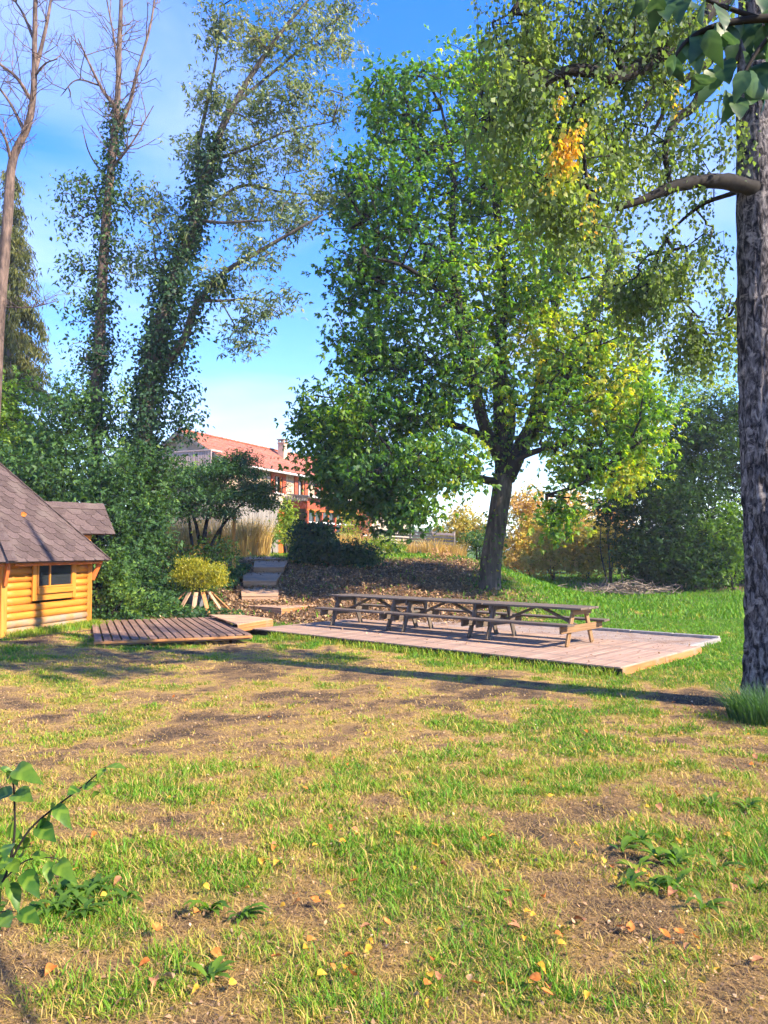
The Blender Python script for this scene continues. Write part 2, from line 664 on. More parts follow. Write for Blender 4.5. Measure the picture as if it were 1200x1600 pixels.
leaf_mat('leaf_big', [(0, (.034, .11, .036)), (.35, (.08, .20, .030)), (.62, (.20, .34, .022)), (.85, (.42, .45, .025)), (1, (.58, .44, .03))], trans=.62)
leaf_mat('leaf_birch', [(0, (.09, .14, .06)), (.4, (.17, .24, .065)), (.68, (.32, .38, .055)), (.85, (.52, .42, .05)), (1, (.74, .36, .04))], trans=.58)
leaf_mat('leaf_ivy', [(0, (.020, .052, .034)), (.5, (.038, .092, .042)), (.85, (.075, .15, .045)), (1, (.15, .22, .05))], trans=.32, gloss=.04)
leaf_mat('leaf_ash', [(0, (.05, .09, .045)), (.5, (.105, .16, .065)), (.8, (.20, .25, .09)), (1, (.36, .34, .14))], trans=.42, gloss=.10)
leaf_mat('leaf_shrub', [(0, (.030, .075, .032)), (.45, (.06, .135, .045)), (.8, (.11, .21, .045)), (1, (.22, .32, .05))], trans=.42, gloss=.03)
leaf_mat('leaf_lime', [(0, (.06, .14, .015)), (.5, (.15, .27, .02)), (1, (.40, .42, .04))], trans=.5)
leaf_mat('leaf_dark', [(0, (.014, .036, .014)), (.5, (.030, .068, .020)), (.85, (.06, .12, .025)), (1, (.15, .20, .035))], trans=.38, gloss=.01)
leaf_mat('leaf_gold', [(0, (.36, .36, .04)), (.4, (.60, .46, .08)), (.75, (.70, .48, .14)), (1, (.68, .38, .15))], trans=.5, tboost=(1.15, 1.0, .6))
leaf_mat('leaf_maple', [(0, (.17, .21, .02)), (.5, (.34, .33, .02)), (1, (.50, .40, .03))], trans=.5)
leaf_mat('leaf_acer', [(0, (.04, .10, .055)), (.5, (.08, .18, .07)), (.9, (.14, .27, .06)), (1, (.24, .37, .07))], trans=.48)
leaf_mat('needle', [(0, (.04, .055, .018)), (.5, (.10, .115, .03)), (1, (.26, .23, .06))], trans=.25, gloss=.04)
leaf_mat('leaf_pink', [(0, (.30, .12, .09)), (.5, (.45, .22, .13)), (1, (.52, .34, .14))], trans=.35)
leaf_mat('dry_grass', [(0, (.36, .24, .07)), (.5, (.58, .40, .13)), (1, (.70, .54, .22))], trans=.35, gloss=.02, tboost=(1.1, 1.0, .8))
leaf_mat('grass_blade', [(0, (.15, .105, .065)), (.2, (.43, .28, .11)), (.36, (.60, .41, .12)), (.50, (.40, .35, .055)), (.68, (.23, .32, .024)), (1, (.095, .25, .014))], trans=.35, gloss=.03, tboost=(1.1, 1.15, .6))
leaf_mat('litter', [(0, (.13, .085, .055)), (.35, (.29, .18, .10)), (.7, (.46, .28, .14)), (1, (.66, .47, .30))], trans=.15, gloss=.03, tboost=(1, .9, .7))
leaf_mat('stem_green', [(0, (.10, .06, .03)), (1, (.10, .06, .03))], trans=0.0)


def big_leaf(name, c1, c2, trans=.4):
    """single large leaf: midrib and side veins"""
    m, nt = new_mat(name)
    L = nt.links.new
    tc = N(nt, 'ShaderNodeTexCoord')
    oi = N(nt, 'ShaderNodeObjectInfo')
    sp = N(nt, 'ShaderNodeSeparateXYZ')
    L(tc.outputs['Object'], sp.inputs[0])
    ab = N(nt, 'ShaderNodeMath', operation='ABSOLUTE')
    L(sp.outputs['Y'], ab.inputs[0])
    # veins slanting forward from the midrib
    k = N(nt, 'ShaderNodeMath', operation='SUBTRACT')
    L(sp.outputs['X'], k.inputs[0])
    L(ab.outputs[0], k.inputs[1])
    s = N(nt, 'ShaderNodeMath', operation='MULTIPLY', i_1=55.0)
    L(k.outputs[0], s.inputs[0])
    sn = N(nt, 'ShaderNodeMath', operation='SINE')
    L(s.outputs[0], sn.inputs[0])
    pw = ramp(nt, [(.86, (0, 0, 0)), (1, (.5, .5, .5))])
    L(sn.outputs[0], pw.inputs[0])
    no = N(nt, 'ShaderNodeTexNoise')
    no.inputs['Scale'].default_value = 25
    L(tc.outputs['Object'], no.inputs['Vector'])
    r = ramp(nt, [(.3, c1), (.7, c2)])
    ad = N(nt, 'ShaderNodeMath', operation='ADD')
    L(no.outputs['Fac'], ad.inputs[0])
    rr = N(nt, 'ShaderNodeMath', operation='MULTIPLY_ADD', i_1=.5, i_2=-.25)
    L(oi.outputs['Random'], rr.inputs[0])
    L(rr.outputs[0], ad.inputs[1])
    L(ad.outputs[0], r.inputs[0])
    mx = N(nt, 'ShaderNodeMix', data_type='RGBA')
    L(pw.outputs[0], mx.inputs['Factor'])
    L(r.outputs[0], mx.inputs[6])
    mx.inputs[7].default_value = (min(c2[0] * 1.9, 1), min(c2[1] * 1.6, 1), c2[2] * 1.6, 1)
    df = N(nt, 'ShaderNodeBsdfPrincipled')
    df.inputs['Roughness'].default_value = .42 if 'fallen' not in name else .8
    df.inputs['Specular IOR Level'].default_value = .4 if 'fallen' not in name else .1
    L(mx.outputs[2], df.inputs['Base Color'])
    tr = N(nt, 'ShaderNodeBsdfTranslucent')
    L(mx.outputs[2], tr.inputs[0])
    ms = N(nt, 'ShaderNodeMixShader', i_0=trans)
    L(df.outputs[0], ms.inputs[1])
    L(tr.outputs[0], ms.inputs[2])
    out = N(nt, 'ShaderNodeOutputMaterial')
    L(ms.outputs[0], out.inputs[0])


big_leaf('sapling_leaf', (.045, .13, .016), (.15, .27, .025), .5)
big_leaf('branch_leaf', (.018, .055, .020), (.055, .12, .032), .4)
big_leaf('fallen_yellow', (.44, .24, .025), (.56, .34, .05), .2)
big_leaf('fallen_orange', (.40, .12, .025), (.52, .20, .05), .2)
big_leaf('fallen_tan', (.34, .21, .10), (.44, .30, .17), .2)
big_leaf('fallen_brown', (.22, .10, .05), (.36, .17, .08), .1)
M = MATS


# ------------------------------------------------------------------ lawn colour plan (what grows where)
def greenness(x, y):
    """0 bare/brown thatch .. 0.4 straw .. 1 lush green"""
    x = np.asarray(x, float)
    y = np.asarray(y, float)
    p = np.stack([x, y, np.zeros_like(x)], axis=1)
    big = fbm(p * 0.33 + 3.1, 3)
    mid = fbm(p * np.array([1.0, 1.3, 1]) + 11.0, 4)
    fine = fbm(p * 3.4 + 5.0, 3)
    g = 0.42 + 1.7 * (mid - 0.5) + 1.9 * (fine - 0.5) + 0.5 * (big - 0.5)
    # the sun-baked strip in front of the decks, left half
    dry = sm(6.5, 8.5, y) * (1 - sm(14.5, 16.5, y)) * (1 - sm(-1.0, 3.6, x - 0.1 * (y - 9)))
    g = g * (1 - dry) + dry * (0.33 + 0.55 * (g - 0.42))
    # greener rims: along the deck, the right-hand lawn, the tree's far side
    g = g + 0.38 * sm(12.2, 17, y + 0.85 * x) * sm(-6.5, -2, x + 0 * y) * sm(10.5, 12.5, y)
    g = g + 0.46 * sm(3.0, 6.5, x) * sm(9.5, 13.5, y)
    g = g + 0.20 * sm(19, 23, y)
    # near ground is patchy: green clumps in brown thatch
    n = 1 - sm(4.4, 7.5, y)
    g = g + n * (1.0 * (mid - 0.5) + 0.05)
    g = g - 0.22 * n * sm(-.3, -1.5, x) * (1 - sm(2.9, 3.6, y))
    g = g - 0.16 * (1 - sm(2.9, 4.4, y))
    return np.clip(g, 0, 1)


def litter_zone(x, y):
    """share of leaf-strewn bare soil: the bank behind the tables and under the big tree"""
    x = np.asarray(x, float)
    y = np.asarray(y, float)
    p = np.stack([x, y, np.zeros_like(x)], axis=1)
    n = fbm(p * .6 + 21, 3) - .5
    a = sm(20.4, 21.4, y + n) * (1 - sm(30.5, 33.5, y + 3 * n)) * sm(-9.5, -4.5, x) * (1 - sm(2.2, 4.6, x + 2.5 * n - 0.05 * (y - 24)))
    b = sm(32, 34, y + n) * (1 - sm(37, 40, y)) * sm(8, 9.5, x + n)
    return np.clip(a + b, 0, 1)


def ground_mat():
    m, nt = new_mat('lawn_ground')
    L = nt.links.new
    g = N(nt, 'ShaderNodeAttribute', attribute_name='green')
    l = N(nt, 'ShaderNodeAttribute', attribute_name='litter')
    tc = N(nt, 'ShaderNodeTexCoord')
    n1 = N(nt, 'ShaderNodeTexNoise')
    n1.inputs['Scale'].default_value = 7.0
    n1.inputs['Detail'].default_value = 8
    n1.inputs['Roughness'].default_value = .7
    L(tc.outputs['Object'], n1.inputs['Vector'])
    ma = N(nt, 'ShaderNodeMath', operation='MULTIPLY_ADD', i_1=.7, i_2=-.35)
    L(n1.outputs['Fac'], ma.inputs[0])
    ad = N(nt, 'ShaderNodeMath', operation='ADD')
    L(g.outputs['Fac'], ad.inputs[0])
    L(ma.outputs[0], ad.inputs[1])
    r = ramp(nt, [(0.0, (.085, .06, .042)), (.20, (.27, .17, .085)), (.42, (.42, .28, .10)), (.62, (.25, .22, .05)), (.9, (.085, .15, .022))])
    L(ad.outputs[0], r.inputs[0])
    n2 = N(nt, 'ShaderNodeTexNoise')
    n2.inputs['Scale'].default_value = 14.0
    n2.inputs['Detail'].default_value = 6
    n2.inputs['Roughness'].default_value = .75
    L(tc.outputs['Object'], n2.inputs['Vector'])
    r2 = ramp(nt, [(.3, (.08, .054, .038)), (.55, (.18, .115, .07)), (.75, (.33, .21, .12))])
    L(n2.outputs['Fac'], r2.inputs[0])
    mx = N(nt, 'ShaderNodeMix', data_type='RGBA')
    L(l.outputs['Fac'], mx.inputs['Factor'])
    L(r.outputs[0], mx.inputs[6])
    L(r2.outputs[0], mx.inputs[7])
    n3 = N(nt, 'ShaderNodeTexNoise')
    n3.inputs['Scale'].default_value = 60
    n3.inputs['Detail'].default_value = 6
    n3.inputs['Roughness'].default_value = .75
    L(tc.outputs['Object'], n3.inputs['Vector'])
    bp = N(nt, 'ShaderNodeBump')
    bp.inputs['Strength'].default_value = .9
    bp.inputs['Distance'].default_value = .03
    L(n3.outputs['Fac'], bp.inputs['Height'])
    bs = N(nt, 'ShaderNodeBsdfPrincipled')
    bs.inputs['Roughness'].default_value = .95
    bs.inputs['Specular IOR Level'].default_value = .1
    r3 = ramp(nt, [(.36, (.42, .40, .38)), (.52, (.95, .95, .95)), (.68, (1.45, 1.4, 1.3))])
    L(n3.outputs['Fac'], r3.inputs[0])
    mm = N(nt, 'ShaderNodeMix', data_type='RGBA', blend_type='MULTIPLY')
    mm.inputs['Factor'].default_value = 1
    L(mx.outputs[2], mm.inputs[6])
    L(r3.outputs[0], mm.inputs[7])
    L(mm.outputs[2], bs.inputs['Base Color'])
    L(bp.outputs[0], bs.inputs['Normal'])
    out = N(nt, 'ShaderNodeOutputMaterial')
    L(bs.outputs[0], out.inputs[0])


ground_mat()


def build_ground():
    xs = np.concatenate([-np.geomspace(600, 14, 26), np.arange(-13.6, 13.61, .16), np.geomspace(14, 600, 26)])
    ys = np.concatenate([-np.geomspace(200, 1, 14), np.arange(0, 30, .16), np.arange(30, 44, .5), np.geomspace(44, 1500, 30)])
    X, Y = np.meshgrid(xs, ys)
    x, y = X.ravel(), Y.ravel()
    z = G(x, y)
    nz = fbm(np.stack([x * 1.3, y * 1.3, x * 0], axis=1), 4) - .5
    z = z + nz * .05 * (1 - sm(40, 80, y))
    nx, ny = len(xs), len(ys)
    i = np.arange(ny - 1)[:, None] * nx
    j = np.arange(nx - 1)[None, :]
    Q = np.stack([i + j, i + j + 1, i + nx + j + 1, i + nx + j], axis=-1).reshape(-1, 4)
    me = mesh_np('lawn', np.stack([x, y, z], axis=1), [Q], smooth=True)
    a = me.attributes.new('green', 'FLOAT', 'POINT')
    a.data.foreach_set('value', greenness(x, y).astype(np.float32))
    a = me.attributes.new('litter', 'FLOAT', 'POINT')
    a.data.foreach_set('value', litter_zone(x, y).astype(np.float32))
    o = link('lawn', me, M['lawn_ground'])
    tag(o, 'patchy autumn lawn, straw coloured and green, rising to a bank', kind='structure')


build_ground()

# ------------------------------------------------------------------ the large deck, gravel strip and kerb
DZ = 0.13
D0 = Vector((3.76, 12.46, 0))
U = Vector((-.749, .662, 0)).normalized()      # along the deck, to the far left
Vv = Vector((.662, .749, 0)).normalized()      # across the deck, to the far right
DW = 3.5
DLEN = 9.3


def dk(u, v, z=0.0):
    return D0 + U * u + Vv * v + Vector((0, 0, z))


def build_deck():
    root = thing('timber_deck', 'large low pale pink-brown timber deck carrying the row of picnic tables', 'deck', dk(4.5, 1.75, 0))
    pitch = 0.146
    n = int((DLEN - .12) / pitch)
    for i in range(n):
        u = 0.125 + (i + .5) * pitch
        j = random.uniform(-.006, .006)
        dz = random.uniform(-.0015, .0015)
        beam(root, 'board', dk(u, -.012 + j, DZ - .014 + dz), dk(u, DW + .01, DZ - .014 + dz), pitch - .007, .028, M['deck_wood'], bev=.004)
    beam(root, 'edge_board', dk(.06, -.012, DZ - .013), dk(.06, DW + .01, DZ - .013), .118, .028, M['deck_wood'], bev=.004)
    # fascia on the right end (two lengths), joists near black to paint in the shade under the open front edge
    beam(root, 'fascia', dk(-.014, 0, .035), dk(-.014, 1.72, .035), .024, .15, M['fascia_wood'])
    beam(root, 'fascia', dk(-.014, 1.73, .035), dk(-.014, DW, .035), .024, .15, M['fascia_wood'])
    for v in (.07, 1.2, 2.4, 3.42):
        beam(root, 'joist', dk(.02, v, .03), dk(DLEN, v, .03), .06, .13, M['shade_black'])
    return root


build_deck()


def build_gravel():
    V = [dk(.45, DW + .03, .035), dk(.45, 5.75, .035), dk(10.2, 5.75, .035), dk(10.2, DW + .03, .035)]
    me = bpy.data.meshes.new('gravel_strip')
    # a gently uneven grid
    nu, nv = 60, 18
    P, Fc = [], []
    for i in range(nu + 1):
        for j in range(nv + 1):
            p = dk(.45 + (9.75) * i / nu, DW + .03 + (5.72 - DW) * j / nv, .045)
            p.z += random.uniform(-.006, .006)
            P.append(tuple(p))
    for i in range(nu):
        for j in range(nv):
            a = i * (nv + 1) + j
            Fc.append((a, a + nv + 1, a + nv + 2, a + 1))
    me.from_pydata(P, [], Fc)
    me.update()
    o = link('gravel_strip', me, M['gravel'])
    tag(o, 'strip of packed brown gravel behind the timber deck', kind='structure')
    o = thing('concrete_kerb', 'low concrete edging around the gravel strip behind the deck', 'kerb', dk(5, 5.8, 0))
    u = .40
    while u < 10:
        beam(o, 'kerb_stone', dk(u, 5.78, .035 + random.uniform(-.004, .004)), dk(u + .985, 5.78, .035 + random.uniform(-.004, .004)), .11, .15, M['kerb_concrete'], bev=.012)
        u += 1.0
    v = 5.72
    while v > DW + .2:
        v2 = max(v - .985, DW + .06)
        beam(o, 'kerb_stone', dk(.40, v, .02), dk(.40, v2, .02), .11, .12, M['kerb_concrete'], bev=.012)
        v -= 1.0


build_gravel()

# ------------------------------------------------------------------ picnic tables
TV = 2.25     # table centre line across the deck
TABLE_LABELS = ['picnic table nearest the right end of the deck, its end frame sunlit',
                'middle picnic table of the row of three on the deck',
                'picnic table farthest left in the row, nearest the wooden steps']


def build_table(uc, label):
    root = thing('picnic_table', label, 'picnic table', dk(uc, TV, DZ), 'picnic tables standing end to end on the deck')
    tw = M['table_wood']
    yaw, dv = random.uniform(-.012, .012), random.uniform(-.03, .03)

    def tk(u, v, z=0.0):
        return D0 + U * (u - (v - TV) * yaw) + Vv * (v + dv + (u - uc) * yaw) + Vector((0, 0, z))
    hl = 1.125
    H = .74
    for k in range(5):                                   # top planks
        v = TV + (k - 2) * .152
        j = random.uniform(-.012, .012)
        beam(root, 'top_plank', tk(uc - hl + j, v, DZ + H - .02), tk(uc + hl + j, v, DZ + H - .02), .145, .042, tw)
    for s in (-1, 1):                                    # benches, two planks each
        for k in range(2):
            v = TV + s * (.68 + k * .15)
            j = random.uniform(-.01, .01)
            beam(root, 'bench_plank', tk(uc - hl + j, v, DZ + .435), tk(uc + hl + j, v, DZ + .435), .143, .042, tw)
    for e in (-1, 1):                                    # A-frames
        ue = uc + e * .90
        mat = M['table_wood_sunlit'] if (e == -1 and uc < 3.5) else tw  # sun-facing end frame of the nearest table takes the lit copy
        for s in (-1, 1):
            beam(root, 'leg', tk(ue, TV + s * .53, DZ + .0), tk(ue, TV + s * .25, DZ + H - .045), .045, .115, mat, up=tuple(Vv))
        o2 = ue + e * .047
        beam(root, 'bench_support', tk(o2, TV - .86, DZ + .34), tk(o2, TV + .86, DZ + .34), .045, .135, mat)
        beam(root, 'top_support', tk(o2, TV - .37, DZ + H - .095), tk(o2, TV + .37, DZ + H - .095), .045, .10, mat)
        beam(root, 'brace', tk(ue - e * .03, TV, DZ + .36), tk(uc + e * .10, TV, DZ + H - .06), .09, .045, tw)
    return root


for uc, lb in zip((2.78, 5.06, 7.34), TABLE_LABELS):
    build_table(uc, lb)


# ------------------------------------------------------------------ slatted deck, small platform, landing and steps
def build_slatted():
    z = .2
    FL, FR = Vector((-5.74, 15.52, z)), Vector((-2.80, 16.67, z))
    a = (FR - FL).normalized()
    b = Vector((-a.y, a.x, 0))
    L = 4.55
    root = thing('slatted_deck', 'weathered low slatted timber deck with open gaps beside the log cabin', 'deck', FL + a * 1.4 + b * 2.2 - Vector((0, 0, .2)))
    wd = (FR - FL).length
    n = 18
    p = wd / n
    for i in range(n):
        s = FL + a * (p * (i + .5)) - Vector((0, 0, .014 + random.uniform(0, .004)))
        beam(root, 'slat', s + b * random.uniform(-.03, .03), s + b * (L + random.uniform(-.03, .03)), p - .035, .028, M['slat_wood'], bev=.004)
    for t in (.08, 1.5, 3.0, 4.45):
        beam(root, 'joist', FL + b * t + Vector((0, 0, -.075)), FR + b * t + Vector((0, 0, -.075)), .07, .085, M['slat_wood'])
    beam(root, 'edge_board', FL - b * .02 + Vector((0, 0, -.055)), FR - b * .02 + Vector((0, 0, -.055)), .03, .05, M['fascia_wood'])
    for t in (.1, 1.0, 1.9, 2.8):
        beam(root, 'foot_block', FL + a * t + b * .1 + Vector((0, 0, -.21)), FL + a * t + b * .4 + Vector((0, 0, -.21)), .12, .18, M['shade_black'])


build_slatted()


def board_quad(root, A, B, C, D_, n, th, mat, gap=.008, name='board'):
    """n boards side by side filling the quad A-B (front) D-C (back); boards run A->B"""
    A, B, C, D_ = map(Vector, (A, B, C, D_))
    up = (B - A).cross(D_ - A).normalized()
    for i in range(n):
        t0, t1 = i / n, (i + 1) / n
        p0, p1 = A.lerp(D_, t0), B.lerp(C, t0)
        q0, q1 = A.lerp(D_, t1), B.lerp(C, t1)
        g = gap / max((q0 - p0).length, .05)
        q0, q1 = p0.lerp(q0, 1 - g), p1.lerp(q1, 1 - g)
        dz = up * random.uniform(-.0015, .0015)
        poly_prism(root, name, [p0 + dz, p1 + dz, q1 + dz, q0 + dz], th, mat)


def build_platform():
    z = .285
    A, B, C, D_ = Vector((-3.36, 17.95, z)), Vector((-2.76, 19.38, z)), Vector((-3.76, 20.5, z)), Vector((-4.60, 20.6, z))
    root = thing('wedge_platform', 'small low wedge-shaped timber platform between the slatted deck and the large deck', 'platform', (-3.6, 19.5, 0.05))
    board_quad(root, A, B, C, D_, 11, .028, M['step_wood'])
    d = Vector((0, 0, 1))
    for k in range(2):
        z0 = -.028 - .072 - k * .086
        beam(root, 'fascia', A + d * (z0 + .036) + Vector((.01, -.004, 0)), B + d * (z0 + .036) + Vector((.01, -.004, 0)), .024, .083, M['fascia_wood'])
    beam(root, 'fascia', B + d * (-.11), C + d * (-.11), .024, .16, M['step_wood'])
    beam(root, 'joist', A.lerp(D_, .12) + d * -.1, B.lerp(C, .12) + d * -.1, .06, .12, M['shade_black'])


build_platform()


def build_box_step(label, front_l, front_r, back_l, back_r, ztop, face, zback, cat='step', side=True):
    root = thing('wooden_step', label, cat, ((front_l.x + front_r.x) / 2, (front_l.y + front_r.y) / 2, ztop - face), 'box steps climbing the bank')
    A = Vector((front_l.x, front_l.y, ztop))
    B = Vector((front_r.x, front_r.y, ztop))
    C = Vector((back_r.x, back_r.y, zback))
    D_ = Vector((back_l.x, back_l.y, zback))
    n = max(3, int((D_ - A).length / .145))
    board_quad(root, A, B, C, D_, n, .03, M['step_wood'])
    up = Vector((0, 0, 1))
    fw = (B - A).normalized()
    inw = Vector((-fw.y, fw.x, 0))
    h = (face - .03) / 2
    for k in range(2):
        zz = -.031 - h * (k + .5)
        beam(root, 'riser', A + up * zz + inw * .03, B + up * zz + inw * .03, .024, h - .005, M['step_wood'])
    for P, Q, s in ((A, D_, 1), (B, C, -1)):
        for k in range(3):
            zz = -.031 - .085 * (k + .5)
            beam(root, 'side_board', P + up * zz + fw * .02 * s + inw * .05, Q + up * zz + fw * .02 * s, .024, .08, M['fascia_wood'] if s < 0 else M['step_wood'])  # right side boards take the orange wood, sunlight put into their colour


def build_steps():
    a = Vector((.62, .785, 0)).normalized()
    b = Vector((-a.y, a.x, 0))
    lf = Vector((-2.94, 22.37, 0))
    build_box_step('wide landing at the foot of the wooden steps, next to the large deck',
                   lf + b * 2.25, lf, lf + b * 2.25 + a * 1.5, lf + a * 1.5, .325, .2, .325)
    defs = [(377.5, 434.5, 930.5, 24.1, 26.05, 916.4, 'lowest box step, just above the wide landing', 376, 436, 918),
            (380, 431.5, 908, 26.2, 28.6, 895.4, 'second box step of the flight, between two others', 379, 440, 894.5),
            (396, 443.5, 886.4, 28.7, 31.4, 876.4, 'third box step up the bank, lit on its right side', 398, 450, 876)]
    for (xl, xr, yt, Y, Yb, ybot, lb, bl, br, yb) in defs:
        A, B = at(xl, yt, Y), at(xr, yt, Y)
        C, D_ = at(br, yb, Yb), at(bl, yb, Yb)
        build_box_step(lb, A, B, D_, C, A.z, .21, C.z)
    # last flat board landing on the crest
    A, B = at(384, 873.2, 31.6), at(440, 873.6, 31.6)
    C, D_ = at(428, 869.5, 33.4), at(386, 869.5, 33.4)
    build_box_step('topmost flat step at the crest of the bank, meeting the grass', A, B, D_, C, A.z, .12, C.z)


build_steps()


# ------------------------------------------------------------------ log cabin
def build_cabin():
    zg = .14
    R_, L_ = Vector((-7.32, 19.36, 0)), Vector((-8.03, 16.48, 0))
    side = (R_ - L_).length
    d = (R_ - L_).normalized()
    nrm = Vector((d.y, -d.x, 0))            # outward, to the right front
    ctr = (R_ + L_) / 2 - nrm * (side * math.sqrt(3) / 2)
    root = thing('log_cabin', 'hexagonal orange log cabin with dark hexagon-shingle roof and a small window', 'cabin', (ctr.x, ctr.y, zg))
    WH = 1.62
    zt = zg + WH
    a0 = math.atan2(nrm.y, nrm.x)
    corners = [ctr + Vector((math.cos(a0 + math.radians(30 + 60 * k)), math.sin(a0 + math.radians(30 + 60 * k)), 0)) * side for k in range(6)]
    up = Vector((0, 0, 1))
    nlog = 10
    lh = WH / nlog
    logm = {}

    def log(p0, p1, z, mat):
        L = (p1 - p0).length
        key = (round(L, 2), mat.name)
        if key not in logm:
            nseg = max(2, int(L / .25))
            V, Q = tube([(L * (i / nseg - .5), 0, 0) for i in range(nseg + 1)], [lh * .56 * (1 + .015 * math.sin(i * 1.7)) for i in range(nseg + 1)], 14)
            caps = np.stack([V[:14].mean(0), V[-14:].mean(0)])
            T = [[14 * (nseg + 1), (j + 1) % 14, j] for j in range(14)] + [[14 * (nseg + 1) + 1, 14 * nseg + j, 14 * nseg + (j + 1) % 14] for j in range(14)]
            V = np.concatenate([V, caps])
            logm[key] = mesh_np('log', V, [Q, np.array(T)], smooth=True)
            logm[key].materials.append(mat)
        x = (p1 - p0).normalized()
        y = up.cross(x)
        Mx = Matrix.Translation((p0 + p1) / 2 + up * z) @ Matrix((x, y, up)).transposed().to_4x4()
        link('log', logm[key], None, root, world_M(root).inverted() @ Mx)

    # wall 0 faces us: corners[5] (near left) to corners[0] (far right)
    win_t0, win_t1 = .285, .80          # window opening along the wall, seen from the left corner
    for w in range(6):
        p0, p1 = corners[(w + 5) % 6], corners[w]
        dd = (p1 - p0).normalized()
        nn = Vector((dd.y, -dd.x, 0))
        q0, q1 = p0 + dd * .06 - nn * .05, p1 - dd * .06 - nn * .05
        for k in range(nlog):
            z = zg + lh * (k + .5)
            mat = M['log_weathered'] if k < 2 else M['log_wood']
            if w == 0 and k >= 4:
                log(q0, p0 + dd * side * (win_t0 + .012) - nn * .05, z, mat)
                log(p0 + dd * side * (win_t1 - .012) - nn * .05, q1, z, mat)
            else:
                log(q0, q1, z, mat)
        # corner post with a splayed bracket
    for k in range(6):
        c = corners[k]
        o = (c - ctr).normalized()
        t = Vector((-o.y, o.x, 0))
        beam(root, 'corner_post', c + o * .03 + up * (zg - .02), c + o * .03 + up * zt, .13, .11, M['frame_wood'], up=tuple(o))
        beam(root, 'bracket', c + o * .09 + up * (zt - .52), c + o * .30 + up * (zt + .0), .07, .11, M['orange_paint'], up=tuple(o))
    # window
    p0 = corners[5]
    nn = nrm

    def wp(t, z, o=0.0):
        return p0 + d * side * t + up * z + nn * o
    win = thing_part = bpy.data.objects.new('window', None)
    COL.objects.link(win)
    win.parent = root
    win.location = world_M(root).inverted() @ wp(.54, zg + 1.0, .05)
    fr = M['frame_wood']
    zb, ztp = zg + .97, zt - .02
    tl, tr_ = .285, .80
    for (ta, tb) in ((tl, tl + .042), (tr_ - .042, tr_)):        # outer casing
        beam(win, 'casing', wp((ta + tb) / 2, zb - .26, .055), wp((ta + tb) / 2, ztp, .055), (tb - ta) * side, .05, fr, up=tuple(nn))
    beam(win, 'casing', wp(tl + .044, ztp - .03, .055), wp(tr_ - .044, ztp - .03, .055), .05, .06, fr)
    beam(win, 'sill', wp(tl + .044, zb - .045, .075), wp(tr_ - .044, zb - .045, .075), .09, .13, fr)
    beam(win, 'casing', wp(tl + .044, zb - .19, .045), wp(tr_ - .044, zb - .19, .045), .05, .14, fr)
    il, ir = tl + .045, tr_ - .045
    z0, z1 = zb + .025, ztp - .065
    for (ta, wdt) in ((il + .008, .045), (ir - .008, .045), (il + .145, .04)):
        beam(win, 'frame', wp(ta, z0, .07), wp(ta, z1, .07), wdt, .045, fr, up=tuple(nn))
    for zz in (z0 + .02, z1 - .02):
        beam(win, 'frame', wp(il, zz, .066), wp(ir, zz, .066), .045, .04, fr)
    for (ta, tb) in ((il + .014, il + .138), (il + .152, ir - .014)):
        poly_prism(win, 'pane', [wp(ta, z0 + .04, .06), wp(tb, z0 + .04, .06), wp(tb, z1 - .04, .06), wp(ta, z1 - .04, .06)], .01, M['window_glass'])
    # dark sheet standing in for the unlit inside behind the window
    poly_prism(root, 'dark_inside_sheet', [wp(.2, zg + .3, -.16), wp(.9, zg + .3, -.16), wp(.9, zt, -.16), wp(.2, zt, -.16)], .02, M['shade_black'])

    # roof: hexagonal pyramid, shingled
    ze = zt - .02
    over = 1.17
    apex = ctr + up * (ze + 3.15)
    eav = [ctr + (c - ctr) * over + up * ze for c in corners]
    roof = bpy.data.objects.new('roof', None)
    COL.objects.link(roof)
    roof.parent = root
    roof.location = (0, 0, ze - zg)
    sh = M['shingle']
    TOPF = .80       # the slopes end under the smoke cap
    for w in range(6):
        A, B = eav[(w + 5) % 6], eav[w]
        A2, B2 = A.lerp(apex, TOPF), B.lerp(apex, TOPF)
        poly_prism(roof, 'roof_slope', [A, B, B2, A2], .05, sh)
        beam(roof, 'eave_board', A.lerp(B, .04).lerp(ctr + up * A.z, .04) - up * .075, B.lerp(A, .04).lerp(ctr + up * A.z, .04) - up * .075, .03, .05, M['orange_paint'])
    hexes(roof, eav[5], eav[0], apex, TOPF, sh)
    hexes(roof, eav[0], eav[1], apex, TOPF, sh)
    for w in range(6):                       # hip caps
        A = eav[w]
        B2 = A.lerp(apex, TOPF)
        o = (A - ctr)
        o.z = 0
        o.normalize()
        nvec = ((apex - A).cross(Vector((-o.y, o.x, 0)))).normalized()
        if nvec.z < 0:
            nvec = -nvec
        nl = 12
        for k in range(nl):
            s0, s1 = A.lerp(B2, k / nl), A.lerp(B2, (k + 1.12) / nl)
            beam(roof, 'hip_shingle', s0 + nvec * .024, s1 + nvec * .010, .20, .012, sh, up=tuple(nvec), bev=.003)
    cap = bpy.data.objects.new('smoke_cap', None)
    COL.objects.link(cap)
    cap.parent = root
    cap.location = (0, 0, 3.15)
    zc = ze + 3.15 * TOPF + .14
    cr = side * over * (1 - TOPF) * 1.32
    cc = [Vector((ctr.x + (c - ctr).normalized().x * cr, ctr.y + (c - ctr).normalized().y * cr, zc)) for c in corners]
    ca = Vector((ctr.x, ctr.y, zc + cr * .92))
    for w in range(6):
        poly_prism(cap, 'cap_slope', [cc[(w + 5) % 6], cc[w], ca], .04, sh)
        q = ctr + (corners[w] - ctr).normalized() * cr * .55
        beam(cap, 'cap_post', Vector((q.x, q.y, zc - .35)), Vector((q.x, q.y, zc + .12)), .06, .06, M['shade_black'])

